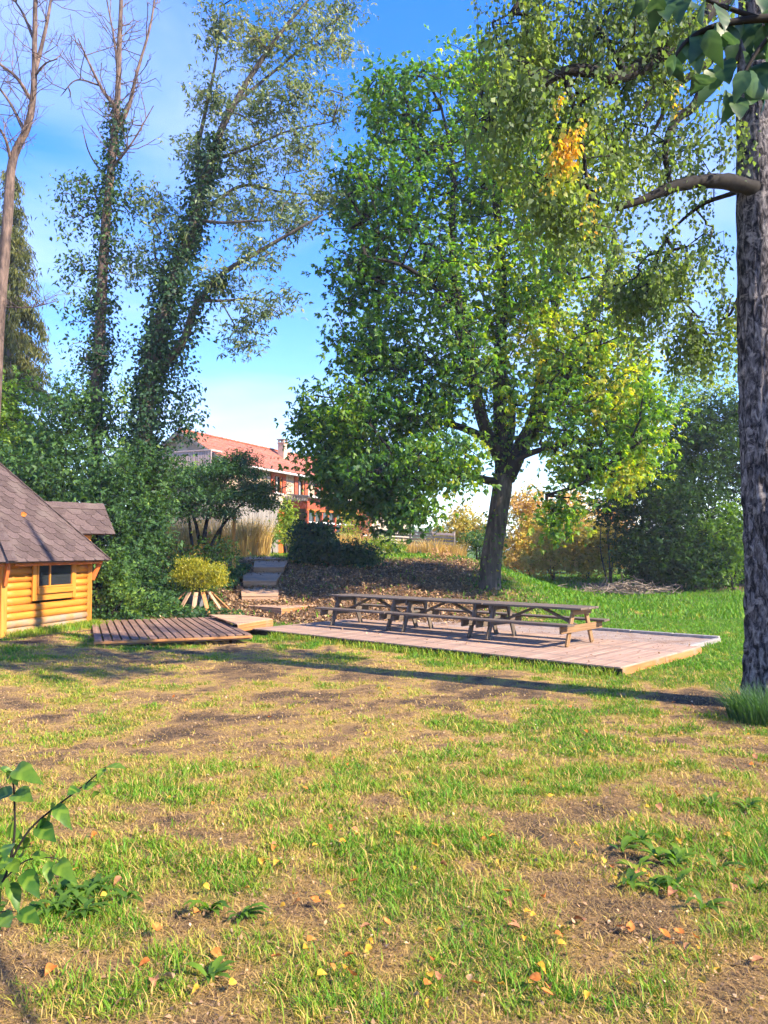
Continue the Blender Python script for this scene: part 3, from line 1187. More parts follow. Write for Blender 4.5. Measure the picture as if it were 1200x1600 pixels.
    # gabled extension on the next wall round
    n2 = ((corners[0] + corners[1]) / 2 - ctr).normalized()
    t2 = Vector((n2.y, -n2.x, 0))            # towards us along the wall
    ap = side * math.sqrt(3) / 2
    ext = bpy.data.objects.new('extension', None)
    COL.objects.link(ext)
    ext.parent = root
    ext.location = world_M(root).inverted() @ (ctr + n2 * (ap + .5) + up * zg)
    zr, zl, hw = 3.22, 2.40, .70
    r0, r1 = ctr + n2 * (ap - 1.6) + up * zr, ctr + n2 * (ap + 1.08) + up * zr
    for s in (1, -1):
        e0, e1 = r0 + t2 * hw * s + up * (zl - zr), r1 + t2 * hw * s + up * (zl - zr)
        pts = [r0, e0, e1, r1] if s > 0 else [r1, e1, e0, r0]
        poly_prism(ext, 'roof_slope', pts, .05, sh)
        if s > 0:
            slope_shingles(ext, e0, e1, r0, r1, sh)
            fwd = (r1 - r0).normalized()
            nn2 = (r0 - e0).cross(fwd).normalized()
            if nn2.z < 0:
                nn2 = -nn2
            beam(ext, 'ridge_shingle', r0 + (e0 - r0) * .12 + nn2 * .03, r1 + (e1 - r1) * .12 + nn2 * .03, .02, .2, sh, up=tuple((r0 - e0).normalized()), bev=.003)
    w0, w1 = ctr + n2 * (ap - .02), ctr + n2 * (ap + .42)
    for s in (1, -1):
        for k in range(13):
            z = zg + lh * (k + .5)
            log(w0 + t2 * (hw - .14) * s, w1 + t2 * (hw - .14) * s, z, M['log_wood'])
    for k in range(17):
        z = zg + lh * (k + .5)
        half = (hw - .14) if z < zl else max(.05, (zr - z) / (zr - zl) * hw - .12)
        log(w1 - t2 * half, w1 + t2 * half, z, M['log_wood'])


def clip2d(poly, a, b):
    """keep the part of poly left of a->b"""
    out = []
    def sd(p):
        return (b[0] - a[0]) * (p[1] - a[1]) - (b[1] - a[1]) * (p[0] - a[0])
    for i in range(len(poly)):
        p, q = poly[i], poly[(i + 1) % len(poly)]
        sp_, sq = sd(p), sd(q)
        if sp_ >= 0:
            out.append(p)
        if (sp_ >= 0) != (sq >= 0):
            t = sp_ / (sp_ - sq)
            out.append((p[0] + (q[0] - p[0]) * t, p[1] + (q[1] - p[1]) * t))
    return out


def hex_rows(root, origin, ex, ey, en, width, hlen, region, sh, w=.40, e=.19):
    """hexagonal tabs in courses; region: list of clip half-planes in face coords"""
    rows = int(hlen / e) + 2
    for r in range(rows):
        y0 = r * e
        off = (w / 2) * (r % 2)
        nx = int(width / w) + 3
        for k in range(-1, nx):
            x = k * w + off
            g = .006
            poly = [(x + g, y0 + e * 1.05), (x + g, y0 + e * .10), (x + w * .25, y0 - e * .62), (x + w * .75, y0 - e * .62), (x + w - g, y0 + e * .10), (x + w - g, y0 + e * 1.05)]
            for a, b in region:
                poly = clip2d(poly, a, b)
                if len(poly) < 3:
                    break
            if len(poly) < 3:
                continue
            ar = 0
            for i in range(len(poly)):
                j = (i + 1) % len(poly)
                ar += poly[i][0] * poly[j][1] - poly[j][0] * poly[i][1]
            if abs(ar) < .012:
                continue
            jit = random.uniform(0, .004)
            pts = [origin + ex * p[0] + ey * p[1] + en * (.012 + jit + .012 * (y0 + e - p[1]) / e) for p in poly]
            if ar < 0:
                pts.reverse()
            poly_prism(root, 'shingle', pts, .007, sh)


def hexes(root, A, B, apex, topf, sh):
    ex = (B - A).normalized()
    mid = (A + B) / 2
    ey = (apex - mid).normalized()
    en = ex.cross(ey).normalized()
    Wd = (B - A).length
    Hh = (apex - mid).length
    a, b, c = (0, 0), (Wd, 0), (Wd / 2, Hh)
    region = [((-9, -.03), (9, -.03)), (b, c), (c, a), ((9, Hh * topf), (-9, Hh * topf))]
    hex_rows(root, A, ex, ey, en, Wd, Hh * topf, region, sh)


def slope_shingles(root, e0, e1, r0, r1, sh):
    ex = (e1 - e0).normalized()
    ey = (r0 - e0).normalized()
    en = ex.cross(ey)
    if en.z < 0:
        en = -en
    Wd, Hh = (e1 - e0).length, (r0 - e0).length
    region = [((-9, -.02), (9, -.02)), ((Wd, -9), (Wd, 9)), ((9, Hh), (-9, Hh)), ((.9, 9), (.9, -9))]
    hex_rows(root, e0, ex, ey, en, Wd, Hh, region, sh)


build_cabin()


# ------------------------------------------------------------------ trees
class Tree:
    def __init__(self, name, label, cat, base, seed, group=None, wood='bark_grey', twig='twig_bark'):
        self.root = thing(name, label, cat, base, group)
        self.base = np.array(base)
        self.rng = np.random.default_rng(seed)
        self.limbs = MB()
        self.bole = MB()
        self.nodes, self.par, self.rad = [], [], []
        self.tips = []
        self.wood, self.twig = wood, twig
        self.limb_list = []
        self.lV, self.lQ, self.lt, self.ln = [], [], [], 0

    def limb(self, pts, r0, r1, sides=10, rough=.12, k=6, power=1.0, knob=0.0, bole=False):
        P = smooth_path(pts, k)
        n = len(P)
        t = np.linspace(0, 1, n)
        R = r0 + (r1 - r0) * t ** power
        if knob:
            R[:max(2, n // 8)] *= 1 + knob * (1 - np.linspace(0, 1, max(2, n // 8))) ** 2
        V, Q = tube(P, R, sides, rough, seed=self.rng.random() * 50)
        (self.bole if bole else self.limbs).add(V, Q)
        s = len(self.nodes)
        for i, p in enumerate(P):
            self.nodes.append(np.array(tuple(p)))
            self.par.append(-1)
            self.rad.append(R[i])
        self.limb_list.append((np.array([tuple(p) for p in P]), R))
        return P

    def cloud(self, c, r, n, shell=2.2, gap=.0, gs=.9):
        c = np.array(tuple(c))
        r = np.array(r, float)
        out = []
        while len(out) < n:
            m = n * 2
            d = unit(self.rng.normal(size=(m, 3)))
            p = c + d * r * (self.rng.random((m, 1)) ** (1 / shell))
            if gap:
                p = p[fbm(p * gs + 31, 2) > gap]
            out.extend(list(p))
        return out[:n]

    def grow(self, A, step=.5, sag=.05, rt=.010, expo=.46, maxr=.12):
        """join every attractor to the nearest wood, thinnest outwards"""
        A = np.array(A)
        cap = len(self.nodes) + len(A) * 12
        X = np.zeros((cap, 3))
        n0 = len(self.nodes)
        X[:n0] = np.array(self.nodes)
        par = list(range(n0))
        par = [-1] * n0
        n = n0
        d0 = np.array([np.min(((X[:n0] - a) ** 2).sum(1)) for a in A])
        tips = []
        pen = np.zeros(cap)
        for ai in np.argsort(d0):
            a = A[ai]
            dd = np.sqrt(((X[:n] - a) ** 2).sum(1)) + pen[:n]
            # prefer joining from below
            dd = dd + .25 * np.maximum(0, X[:n, 2] - a[2])
            j = int(np.argmin(dd))
            p = X[j]
            L = np.linalg.norm(a - p)
            m = max(1, int(L / step))
            m = min(m, 8)
            prev = j
            side = self.rng.normal(size=3) * L * .05
            for s in range(1, m + 1):
                t = s / m
                q = p + (a - p) * t + side * math.sin(math.pi * t) + np.array([0, 0, sag * L * math.sin(math.pi * t)])
                X[n] = q
                par.append(prev)
                pen[n] = .05
                prev = n
                n += 1
            tips.append(prev)
        cnt = np.zeros(n)
        cnt[tips] += 1
        for i in range(n - 1, n0 - 1, -1):
            cnt[par[i]] += cnt[i]
        r = np.minimum(rt * np.maximum(cnt, 1) ** expo, maxr)
        idx = np.arange(n0, n)
        pa = np.array(par)[idx]
        ra = np.where(pa < n0, r[idx] * 1.15, r[np.maximum(pa, 0)])
        ra = np.minimum(ra, r[idx] * 1.6)
        thick = r[idx] > .03
        for msk, sd in ((thick, 7), (~thick, 4)):
            if msk.any():
                V, Q = frustums(X[pa[msk]], X[idx[msk]], ra[msk], r[idx[msk]] * .98, sd)
                self.limbs.add(V, Q)
        self.X, self.paridx, self.tipidx, self.cnt = X[:n], np.array(par), np.array(tips), cnt
        return X[tips]

    def leaves(self, C, n, size, sigma, droop=.5, width=.5, flat=.5, out=None, outw=.5, tint=None, jitter=.25, zs=.8, grp=1):
        """n leaves about each centre in C"""
        rng = self.rng
        C = np.asarray(C)
        k = np.repeat(np.arange(len(C)), n)
        P = C[k] + rng.normal(size=(len(k), 3)) * np.array([sigma, sigma, sigma * zs])
        sz = size * (0.6 + .8 * rng.random(len(k)))
        if grp > 1:
            g0 = (np.arange(len(k)) // grp) * grp
            P = P[g0] + rng.normal(size=(len(k), 3)) * size * .06
            sz = sz[g0] * (.75 + .4 * rng.random(len(k)))
        tipj = rng.normal(size=len(C))[k] * .10
        o = None
        if out is not None:
            o = unit(P - np.array(out))
        V, Q = leaf_quads(P, sz, rng, droop, width, o, outw, flat, grp=grp)
        if tint is None:
            t = .35 + jitter * rng.normal(size=len(k)) + tipj
        else:
            t = tint(P) + jitter * rng.normal(size=len(k)) + tipj
        self.add_leaves(V, Q, np.clip(t, 0, 1))

    def add_leaves(self, V, Q, t):
        self.lV.append(V)
        self.lQ.append(Q + self.ln)
        self.lt.append(t)
        self.ln += len(V)

    def ivy(self, which, dens, size, spread=.12, t0=0, t1=1, rng_pow=1.0, droop=.7):
        P, R = self.limb_list[which]
        rng = self.rng
        L = np.linalg.norm(np.diff(P, axis=0), axis=1).sum() * (t1 - t0)
        n = int(dens * L)
        t = t0 + (t1 - t0) * rng.random(n) ** rng_pow
        f = t * (len(P) - 1)
        i = np.minimum(f.astype(int), len(P) - 2)
        fr = (f - i)[:, None]
        c = P[i] * (1 - fr) + P[i + 1] * fr
        r = R[i] + np.abs(rng.normal(size=n)) * spread * (.4 + 1.2 * fbm(c * 1.1 + 9, 2))
        a = rng.random(n) * 2 * np.pi
        o = np.stack([np.cos(a), np.sin(a), rng.normal(size=n) * .25], axis=1)
        p = c + o * r[:, None]
        V, Q = leaf_quads(p, size * (.6 + .8 * rng.random(n)), rng, droop, .75, o, .6, .2)
        self.add_leaves(V, Q, np.clip(.35 + .25 * rng.normal(size=n), 0, 1))

    def finish(self, leafmat, trunk='trunk', crown='crown', wood=None):
        if self.bole.n:
            link(trunk, self.bole.mesh(trunk, self.base), M[self.wood], self.root)
            link('branches', self.limbs.mesh('branches', self.base), M[self.twig], self.root)
        else:
            link(trunk, self.limbs.mesh(trunk, self.base), M[wood or self.wood], self.root)
        if self.ln:
            me = mesh_np(crown, np.concatenate(self.lV) - self.base, [np.concatenate(self.lQ)], tint=np.concatenate(self.lt))
            link(crown, me, M[leafmat], self.root)
        return self.root


def px_cloud(T, px, py, rx, ry, Y, rY, n, **k):
    s = Y / F
    return T.cloud(at(px, py, Y), (rx * s, rY, ry * s), n, **k)


# ---- the big tree behind the tables
def build_big_tree():
    b = onground(764, 26.0)
    T = Tree('maple_tree', 'big broad-crowned green tree on the bank just behind the picnic tables', 'tree', b, 5)
    Y = 26.0
    A = lambda px, py, dy=0: at(px, py, Y + dy)
    T.limb([b - Vector((0, 0, .3)), A(767, 880), A(776, 815), A(787, 742)], .39, .33, 24, .22, 12, knob=.5, bole=True)
    T.limb([A(787, 748), A(784, 684), A(780, 589), A(785, 443), A(776, 330), A(760, 230), A(752, 140)], .30, .04, 10)
    T.limb([A(790, 748), A(826, 678, -.4), A(858, 633, -.6), A(884, 583, -.9), A(921, 507, -1.2), A(947, 437, -1.2), A(960, 360, -1)], .31, .05, 10)
    T.limb([A(830, 672, -.4), A(845, 583, .6), A(864, 507, 1.2), A(877, 431, 1.6), A(880, 330, 1.8)], .19, .04, 9)
    T.limb([A(784, 720), A(757, 665, -.6), A(735, 570, -1.0), A(716, 470, -1.2), A(706, 380, -1.0), A(708, 260, -.8), A(690, 170, -.5)], .24, .04, 9)
    T.limb([A(780, 755), A(750, 748, -.8), A(706, 738, -1.6), A(650, 715, -2.2), A(600, 725, -2.5)], .16, .03, 8)
    T.limb([A(770, 690, -.2), A(712, 665, .6), A(640, 652, 1.2), A(560, 640, 1.6), A(500, 655, 1.6)], .15, .03, 8)
    T.limb([A(800, 720, -.2), A(845, 703, -1.2), A(921, 690, -2.0), A(965, 715, -2.2)], .12, .03, 8)
    T.limb([A(735, 580, -1), A(660, 560, -.4), A(580, 540, .2), A(540, 530, .2)], .11, .03, 7)
    T.limb([A(716, 480, -1.2), A(640, 420, -1.8), A(570, 400, -2)], .10, .03, 7)
    T.limb([A(785, 745, .1), A(800, 640, 1.8), A(770, 520, 2.8), A(740, 400, 3.0)], .17, .04, 8)
    C = []
    for (px, py, rx, ry, dy, rY, n) in [
            (650, 190, 95, 85, 0, 2.3, 95), (740, 140, 90, 70, .3, 2.3, 90), (620, 320, 105, 95, -.3, 3, 130),
            (760, 290, 120, 110, 0, 3.4, 150), (565, 420, 75, 70, -.2, 2.5, 85), (690, 450, 125, 110, 0, 3.8, 170),
            (590, 550, 85, 75, .2, 2.8, 110), (515, 655, 62, 55, 1.2, 2.0, 75), (610, 660, 100, 85, .4, 3, 140),
            (730, 590, 100, 90, -.2, 3.6, 120), (860, 420, 110, 105, 0, 3.6, 130), (870, 270, 110, 110, .2, 3.2, 120),
            (925, 560, 95, 85, -.6, 3.2, 120), (965, 655, 82, 80, -1, 2.6, 115), (870, 650, 75, 60, -1.6, 2.4, 50),
            (690, 730, 75, 50, -1.8, 2.2, 75), (595, 745, 70, 48, -1.2, 2.2, 80), (545, 715, 60, 45, .2, 1.8, 55),
            (885, 800, 42, 42, -2.2, .9, 26), (640, 800, 45, 30, -2.2, 1, 20), (960, 740, 55, 40, -1.8, 1.3, 40),
            (840, 170, 90, 80, .6, 2.6, 70), (545, 640, 60, 40, -1.2, 1.6, 40), (990, 450, 60, 70, 0, 2, 35), (510, 722, 42, 30, .4, 1.4, 40), (535, 768, 40, 28, .6, 1.4, 36), (1005, 610, 52, 66, -.6, 1.8, 50), (905, 722, 58, 30, -1.6, 1.4, 36), (850, 560, 70, 60, -.4, 2.4, 50), (815, 480, 60, 60, .4, 2.4, 40), (600, 150, 40, 40, 0, 1.2, 24), (545, 300, 36, 44, 0, 1.3, 30), (1010, 700, 40, 40, -1.2, 1.2, 24), (570, 768, 46, 32, -.6, 1.6, 46), (620, 800, 44, 24, -1.6, 1.2, 30)]:
        C += px_cloud(T, px, py, rx, ry, Y + dy, rY, int(n * 1.25), shell=2.0, gap=.31, gs=.55)
    tips = T.grow(C, step=.55, sag=.06, rt=.011, expo=.45)
    ctr = np.array(tuple(at(740, 480, Y)))

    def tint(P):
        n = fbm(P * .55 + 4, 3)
        right = sm(-1.0, 6.5, P[:, 0])  # leaves turn yellower to the right, painting the sunlit side into the colour
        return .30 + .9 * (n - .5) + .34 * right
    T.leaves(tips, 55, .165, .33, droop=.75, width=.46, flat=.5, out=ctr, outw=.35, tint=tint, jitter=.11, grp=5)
    for w, d_ in ((0, 60), (1, 100), (2, 80), (4, 110)):
        T.ivy(w, d_, .11, .05, .0, .75)
    T.finish('leaf_big')


build_big_tree()


# ---- the birch at the right edge
def build_birch():
    bx, by = 4.93, 9.98
    b = Vector((bx, by, Gz(bx, by)))
    T = Tree('birch_tree', 'old birch with rough dark and pale bark at the right edge of the lawn', 'tree', b, 9, wood='birch_bark')
    A = lambda px, py, dy=0: at(px, py, by + dy)
    V, Q = tube(smooth_path([b - Vector((0, 0, .3)), b + Vector((-.01, 0, .5)), b + Vector((-.0, 0, 1.6)), b + Vector((-.03, 0, 3.4)), b + Vector((-.03, .05, 5.5)), b + Vector((.0, .1, 8)), b + Vector((.1, .2, 11)), b + Vector((.0, .2, 14))], 40),
                np.interp(np.linspace(0, 1, 281), [0, .06, .12, .25, .5, .8, 1], [.60, .39, .315, .30, .285, .20, .05]), 96)
    c = np.zeros_like(V)
    zc = V[:, 2]
    ang = np.arctan2(V[:, 1] - by, V[:, 0] - bx)
    q = np.stack([np.cos(ang) * 3.0, np.sin(ang) * 3.0, zc * 1.3], axis=1)
    low = 1 - .5 * sm(2.6, 4.6, zc)
    nz = fbm(q * 2.2, 4) - .5
    rid = np.abs(fbm(q * np.array([2.6, 2.6, .9]) + 5, 3) - .5) * 2
    fin = fbm(q * np.array([9, 9, 3.0]) + 15, 3) - .5
    rr = 1 + low * (.24 * nz + .20 * (rid - .3) + .22 * fin)
    V[:, 0] = bx + (V[:, 0] - bx) * rr
    V[:, 1] = by + (V[:, 1] - by) * rr
    T.bole.add(V, Q)
    for p in np.linspace(2, 13, 40):
        T.nodes.append(np.array([bx, by + .1, p]))
        T.par.append(-1)
        T.rad.append(.2)
    # the thick mossy stub
    T.limb([A(1188, 300), A(1150, 287, -.2), A(1100, 283, -.35), A(1050, 293, -.5), A(1005, 312, -.6), A(964, 325, -.65)], .115, .04, 12, .3)
    T.limb([A(1150, 300, .2), A(1100, 318, .5), A(1065, 345, .8), A(1040, 370, .9)], .035, .012, 7, .25)
    # boughs arching out of the top right corner
    T.limb([A(1190, -60), A(1110, 15, -.4), A(1055, 68, -.7), A(1010, 100, -.9), A(960, 122, -1.1), A(925, 112, -1.2), A(880, 112, -1.3), A(820, 150, -1.4), A(775, 165, -1.4), A(757, 205, -1.4)], .13, .025, 8, .25)
    T.limb([A(975, 112, -1.1), A(955, 75, -1.1), A(935, 45, -1.0)], .05, .03, 7, .25)
    T.limb([A(1195, 40, .2), A(1110, 130, .1), A(1085, 165, 0), A(1055, 190, 0), A(1040, 235, -.1), A(1046, 285, -.2)], .10, .03, 8, .25)
    T.limb([A(1110, 95, .1), A(1060, 130, .1), A(1025, 130, .2), A(1005, 170, .2), A(960, 190, .3), A(935, 215, .4)], .05, .015, 7, .25)
    T.limb([A(1030, 140, .2), A(1035, 180, .3), A(1000, 225, .4), A(985, 180, .4)], .035, .012, 6, .2)
    T.limb([A(1180, -140, .2), A(1000, -120, -.6), A(860, -60, -1.0), A(800, 20, -1.2)], .12, .03, 8, .2)
    T.limb([A(880, 112, -1.3), A(905, 200, -1.2), A(918, 290, -1.1), A(930, 350, -1.1)], .035, .01, 6, .2)
    C = []
    for (px, py, rx, ry, dy, rY, n) in [
            (850, 60, 110, 80, -1.1, 1.0, 80), (960, 40, 110, 70, -.8, 1.2, 70), (1060, 50, 80, 70, -.4, 1.2, 50),
            (800, 160, 60, 80, -1.3, .8, 45), (900, 190, 90, 80, -1.0, 1.0, 55), (1000, 210, 90, 80, -.2, 1.2, 45),
            (860, 290, 60, 70, -1.1, .7, 32), (1080, 230, 70, 70, .2, 1.0, 32), (930, 320, 70, 70, -1.0, .8, 26), (885, 205, 14, 18, -2.05, .12, 8),
            (1060, 400, 80, 60, .8, 1.0, 45), (1000, 440, 80, 70, .9, 1.0, 45), (1110, 450, 45, 70, 1.0, .8, 32), (1090, 520, 50, 40, 1.2, .8, 24),
            (800, -60, 120, 60, -1.1, 1.3, 40), (1000, -90, 150, 80, -.6, 1.5, 60),
            (1330, -60, 130, 140, .6, 2.0, 40), (1380, 150, 100, 150, .5, 1.6, 30)]:
        C += px_cloud(T, px, py, rx, ry, by + dy, rY, n, shell=1.7, gap=.40, gs=1.5)
    tips = T.grow(C, step=.28, sag=.10, rt=.004, expo=.47, maxr=.05)
    # hanging twigs strung with small leaves
    rng = T.rng
    n = len(tips)
    L = .35 + .5 * rng.random(n)
    e = tips + np.stack([rng.normal(size=n) * .10, rng.normal(size=n) * .10, -L], axis=1)
    V2, Q2 = frustums(tips, e, np.full(n, .004), np.full(n, .0015), 3)
    T.limbs.add(V2, Q2)
    k = np.repeat(np.arange(n), 42)
    t = rng.random(len(k))[:, None]
    P = tips[k] * (1 - t) + e[k] * t + rng.normal(size=(len(k), 3)) * .075
    yel = np.array([tuple(at(880, 255, by - 2.1)), tuple(at(892, 212, by - 2.1)), tuple(at(1060, 160, by)), tuple(at(920, 330, by - 1)), tuple(at(1075, 110, by))])
    tn = .30 + .9 * (fbm(P * 1.2 + 8, 2) - .5) + .10 * rng.normal(size=len(k))
    for y_, r_ in zip(yel, (.3, .2, .28, .28, .2)):
        tn += .45 * np.exp(-(((P - y_) / r_) ** 2).sum(1))
    V3, Q3 = leaf_quads(P, .070 * (.65 + .7 * rng.random(len(k))), rng, .9, .66, None, 0, .25)
    T.add_leaves(V3, Q3, np.clip(tn, 0, 1))
    # the yellow sprays: thin strands hanging in a slant
    D2 = by - 2.1
    strands = [((906, 196), (872, 240), (852, 296)), ((904, 205), (884, 246), (866, 300)), ((908, 200), (892, 232), (880, 272)), ((880, 150), (872, 168), (866, 186)),
               ((922, 300), (914, 330), (918, 366)), ((928, 290), (930, 330), (926, 372)), ((1062, 120), (1056, 146), (1060, 176))]
    for q, st_ in enumerate(strands):
        dd = D2 if q < 4 else by - 1.6
        P_ = smooth_path([at(x_, y_, dd) for x_, y_ in st_], 6)
        V2, Q2 = tube(P_, np.linspace(.003, .001, len(P_)), 4)
        T.limbs.add(V2, Q2)
        PP = np.array([tuple(p) for p in P_])
        m = 55 if q < 3 else 26
        P = PP[rng.integers(0, len(PP), m)] + rng.normal(size=(m, 3)) * np.array([.022, .05, .03])
        V3, Q3 = leaf_quads(P, .050 * (.7 + .6 * rng.random(m)), rng, .9, .62, None, 0, .25)
        T.add_leaves(V3, Q3, np.clip(.92 + .08 * rng.normal(size=m), 0, 1))
    T.finish('leaf_birch')


build_birch()


# ---- ivy-clad and bare trees at the left
def dead_twigs(T, starts, rng, n=3, L=.9, depth=3, r=.02):
    A, B, ra, rb = [], [], [], []
    def rec(p, d, L, r, dep):
        k = 3
        q = p
        for s in range(k):
            d2 = d + rng.normal(size=3) * .22
            d2[2] += .10
            d2 /= np.linalg.norm(d2)
            e = q + d2 * L / k
            A.append(q); B.append(e); ra.append(r * (1 - .25 * s / k)); rb.append(r * (1 - .25 * (s + 1) / k))
            if dep > 0 and rng.random() < .75:
                dd = d2 + rng.normal(size=3) * .75
                rec(e, dd / np.linalg.norm(dd), L * .55, r * .55, dep - 1)
            q, d = e, d2
    for p, d in starts:
        rec(np.array(p, float), np.array(d, float) / np.linalg.norm(d), L * (.7 + .6 * rng.random()), r, depth)
    V, Q = frustums(np.array(A), np.array(B), np.array(ra), np.array(rb), 4)
    T.limbs.add(V, Q)


def limb_starts(T, which, n, t0, t1, rng, up=.5):
    P, R = T.limb_list[which]
    out = []
    for _ in range(n):
        t = t0 + (t1 - t0) * rng.random()
        i = int(t * (len(P) - 2))
        a = rng.random() * 6.283
        out.append((P[i], (math.cos(a), math.sin(a) * .8, up + .3 * rng.normal())))
    return out


def build_left_trees():
    # A: slim ivy-clad tree, dead top
    Y = 25.5
    A = lambda px, py, dy=0: at(px, py, Y + dy)
    b = onground(148, Y)
    T = Tree('ivy_tree', 'slim tree with a bare dead top and ivy on its lower trunk', 'tree', b, 21, 'ivy-clad trees behind the cabin', 'bark_warm')
    T.limb([b - Vector((0, 0, .3)), A(150, 650), A(157, 500), A(165, 350), A(175, 250), A(183, 165), A(187, 60), A(192, -60)], .24, .05, 10, .18)
    T.limb([A(182, 170), A(160, 140, -.3), A(140, 100, -.5), A(122, 60, -.6)], .07, .02, 7, .2)
    T.limb([A(176, 215), A(200, 170, .3), A(215, 110, .4), A(235, 40, .5), A(245, -30, .5)], .08, .025, 7, .2)
    T.limb([A(185, 120), A(178, 60, .5), A(165, -10, .7)], .05, .02, 7, .2)
    T.limb([A(172, 265), A(205, 225, -.4), A(240, 165, -.6)], .05, .015, 6, .2)
    T.limb([A(160, 135, -.3), A(120, 125, -.5), A(95, 150, -.5)], .035, .012, 6, .2)
    T.limb([A(170, 285), A(140, 240, .3), A(128, 195, .3)], .04, .012, 6, .2)
    rng = T.rng
    dead_twigs(T, limb_starts(T, 0, 26, .62, 1, rng) + limb_starts(T, 1, 9, .2, 1, rng) + limb_starts(T, 2, 14, .1, 1, rng) + limb_starts(T, 3, 6, .3, 1, rng) + limb_starts(T, 4, 7, .2, 1, rng) + limb_starts(T, 5, 5, .3, 1, rng), rng, L=1.1, depth=2, r=.017)
    C = []
    for (px, py, rx, ry, dy, rY, n) in [(135, 290, 45, 40, 0, .7, 16), (120, 340, 45, 50, .2, .8, 20), (190, 310, 50, 45, 0, .8, 18), (120, 420, 35, 40, 0, .8, 16), (195, 400, 40, 50, .1, .9, 24),
                                        (145, 480, 55, 45, 0, 1, 24), (150, 560, 52, 50, 0, 1, 30), (140, 640, 54, 50, 0, 1, 34), (105, 300, 25, 25, 0, .5, 8), (215, 320, 30, 30, 0, .6, 9)]:
        C += px_cloud(T, px, py, rx, ry, Y + dy, rY, n, shell=1.5)
    tips = T.grow(C, step=.35, sag=.05, rt=.008, expo=.45, maxr=.05)
    T.leaves(tips, 19, .15, .24, droop=.8, width=.5, flat=.25, jitter=.2, tint=lambda P: .35 + .35 * sm(7, 11, P[:, 2]))
    T.ivy(0, 270, .13, .15, 0, .72, 1.7)
    T.finish('leaf_ivy')

    # B: leaning ivy-clad tree with leafy crown
    Y = 25.0
    b = onground(222, Y)
    T = Tree('ivy_tree', 'leaning tree smothered in ivy below with a thin leafy crown', 'tree', b, 33, 'ivy-clad trees behind the cabin', 'bark_grey')
    T.limb([b - Vector((0, 0, .3)), A(225, 700, -.5), A(240, 560, -.5), A(268, 445, -.5), A(298, 365, -.5), A(318, 285, -.5), A(345, 205, -.6), A(385, 130, -.7), A(440, 50, -.8), A(490, -10, -.8)], .36, .03, 11, .22, power=.7)
    T.limb([A(312, 310, -.5), A(308, 240, .2), A(320, 180, .3), A(338, 90, .4), A(345, 10, .4)], .10, .02, 7, .15)
    T.limb([A(235, 600, -.4), A(285, 535, -1), A(305, 480, -1.3), A(345, 430, -1.6), A(410, 390, -1.8), A(470, 355, -2), A(505, 335, -2)], .15, .025, 8, .2)
    T.limb([A(305, 470, -1.3), A(350, 470, -1.6), A(400, 468, -1.8), A(438, 492, -1.8)], .06, .015, 7, .2)
    T.limb([A(345, 470, -1.6), A(365, 505, -1.6), A(385, 540, -1.6)], .03, .012, 6, .2)
    T.limb([A(316, 345, -.6), A(350, 348, -1), A(400, 345, -1.2), A(455, 345, -1.3)], .06, .015, 7, .15)
    T.limb([A(330, 320, -.5), A(380, 290, -.2), A(440, 300, 0), A(500, 305, .2)], .07, .015, 7, .15)
    T.limb([A(335, 250, -.5), A(390, 230, -.9), A(450, 205, -1), A(520, 190, -1)], .06, .015, 7, .15)
    T.limb([A(370, 160, -.6), A(430, 110, -.2), A(490, 60, 0), A(545, 15, 0)], .06, .015, 7, .15)
    T.limb([A(270, 450, -.5), A(245, 410, -.2), A(240, 370, 0)], .06, .02, 7, .2)
    C = []
    for (px, py, rx, ry, dy, rY, n) in [(345, 50, 40, 55, .3, 1.0, 36), (400, 70, 55, 60, -.5, 1.2, 60), (470, 50, 65, 60, -.5, 1.2, 60), (530, 15, 45, 40, 0, 1, 30), (440, -50, 110, 50, -.4, 1.4, 60),
                                        (330, 160, 38, 55, .2, 1, 38), (400, 170, 55, 50, -.8, 1.2, 50), (470, 150, 55, 50, -.8, 1.2, 46), (310, 240, 30, 45, .2, .8, 30),
                                        (390, 250, 60, 40, -.6, 1.2, 44), (470, 235, 55, 45, -.8, 1.2, 44), (500, 310, 45, 35, -.4, 1, 32), (420, 315, 60, 30, -.6, 1.2, 38),
                                        (360, 330, 45, 35, -.8, 1, 28), (450, 350, 45, 22, -1.4, .8, 24), (250, 330, 30, 40, 0, .8, 26), (275, 380, 40, 40, -.2, .9, 32), (400, 400, 45, 30, -1.8, .8, 24),
                                        (225, 420, 30, 40, 0, .8, 20), (340, 440, 40, 35, -1.4, .8, 24), (405, 480, 40, 18, -1.8, .6, 18), (380, 525, 30, 28, -1.6, .5, 20), (440, 465, 25, 15, -1.9, .4, 9), (525, 170, 28, 30, -.9, .8, 14), (540, 80, 25, 40, -.3, .8, 14)]:
        C += px_cloud(T, px, py, rx, ry, Y + dy, rY, n, shell=1.5)
    nleaf0 = len(C)
    tips = T.grow(C, step=.38, sag=.05, rt=.007, expo=.45, maxr=.06)
    ti = lambda P: .40 + .8 * (fbm(P * .7 + 2, 2) - .5) + .25 * sm(9, 17, P[:, 2])
    T.leaves(tips, 33, .155, .27, droop=.85, width=.34, flat=.2, tint=ti, jitter=.15, grp=3)
    root = T.finish('leaf_ash')
    # ivy sleeve as a part of its own
    T.lV, T.lQ, T.lt, T.ln = [], [], [], 0
    T.ivy(0, 600, .14, .24, 0, .66, 1.7)
    T.ivy(2, 300, .13, .22, 0, .5)
    extra = []
    for (px, py, rx, ry, n) in [(230, 600, 45, 60, 26), (245, 520, 42, 55, 18), (225, 690, 50, 60, 34), (280, 600, 32, 60, 16), (290, 660, 32, 40, 14), (255, 440, 42, 40, 10)]:
        extra += px_cloud(T, px, py, rx, ry, Y - .5, 1.0, n, shell=1.4)
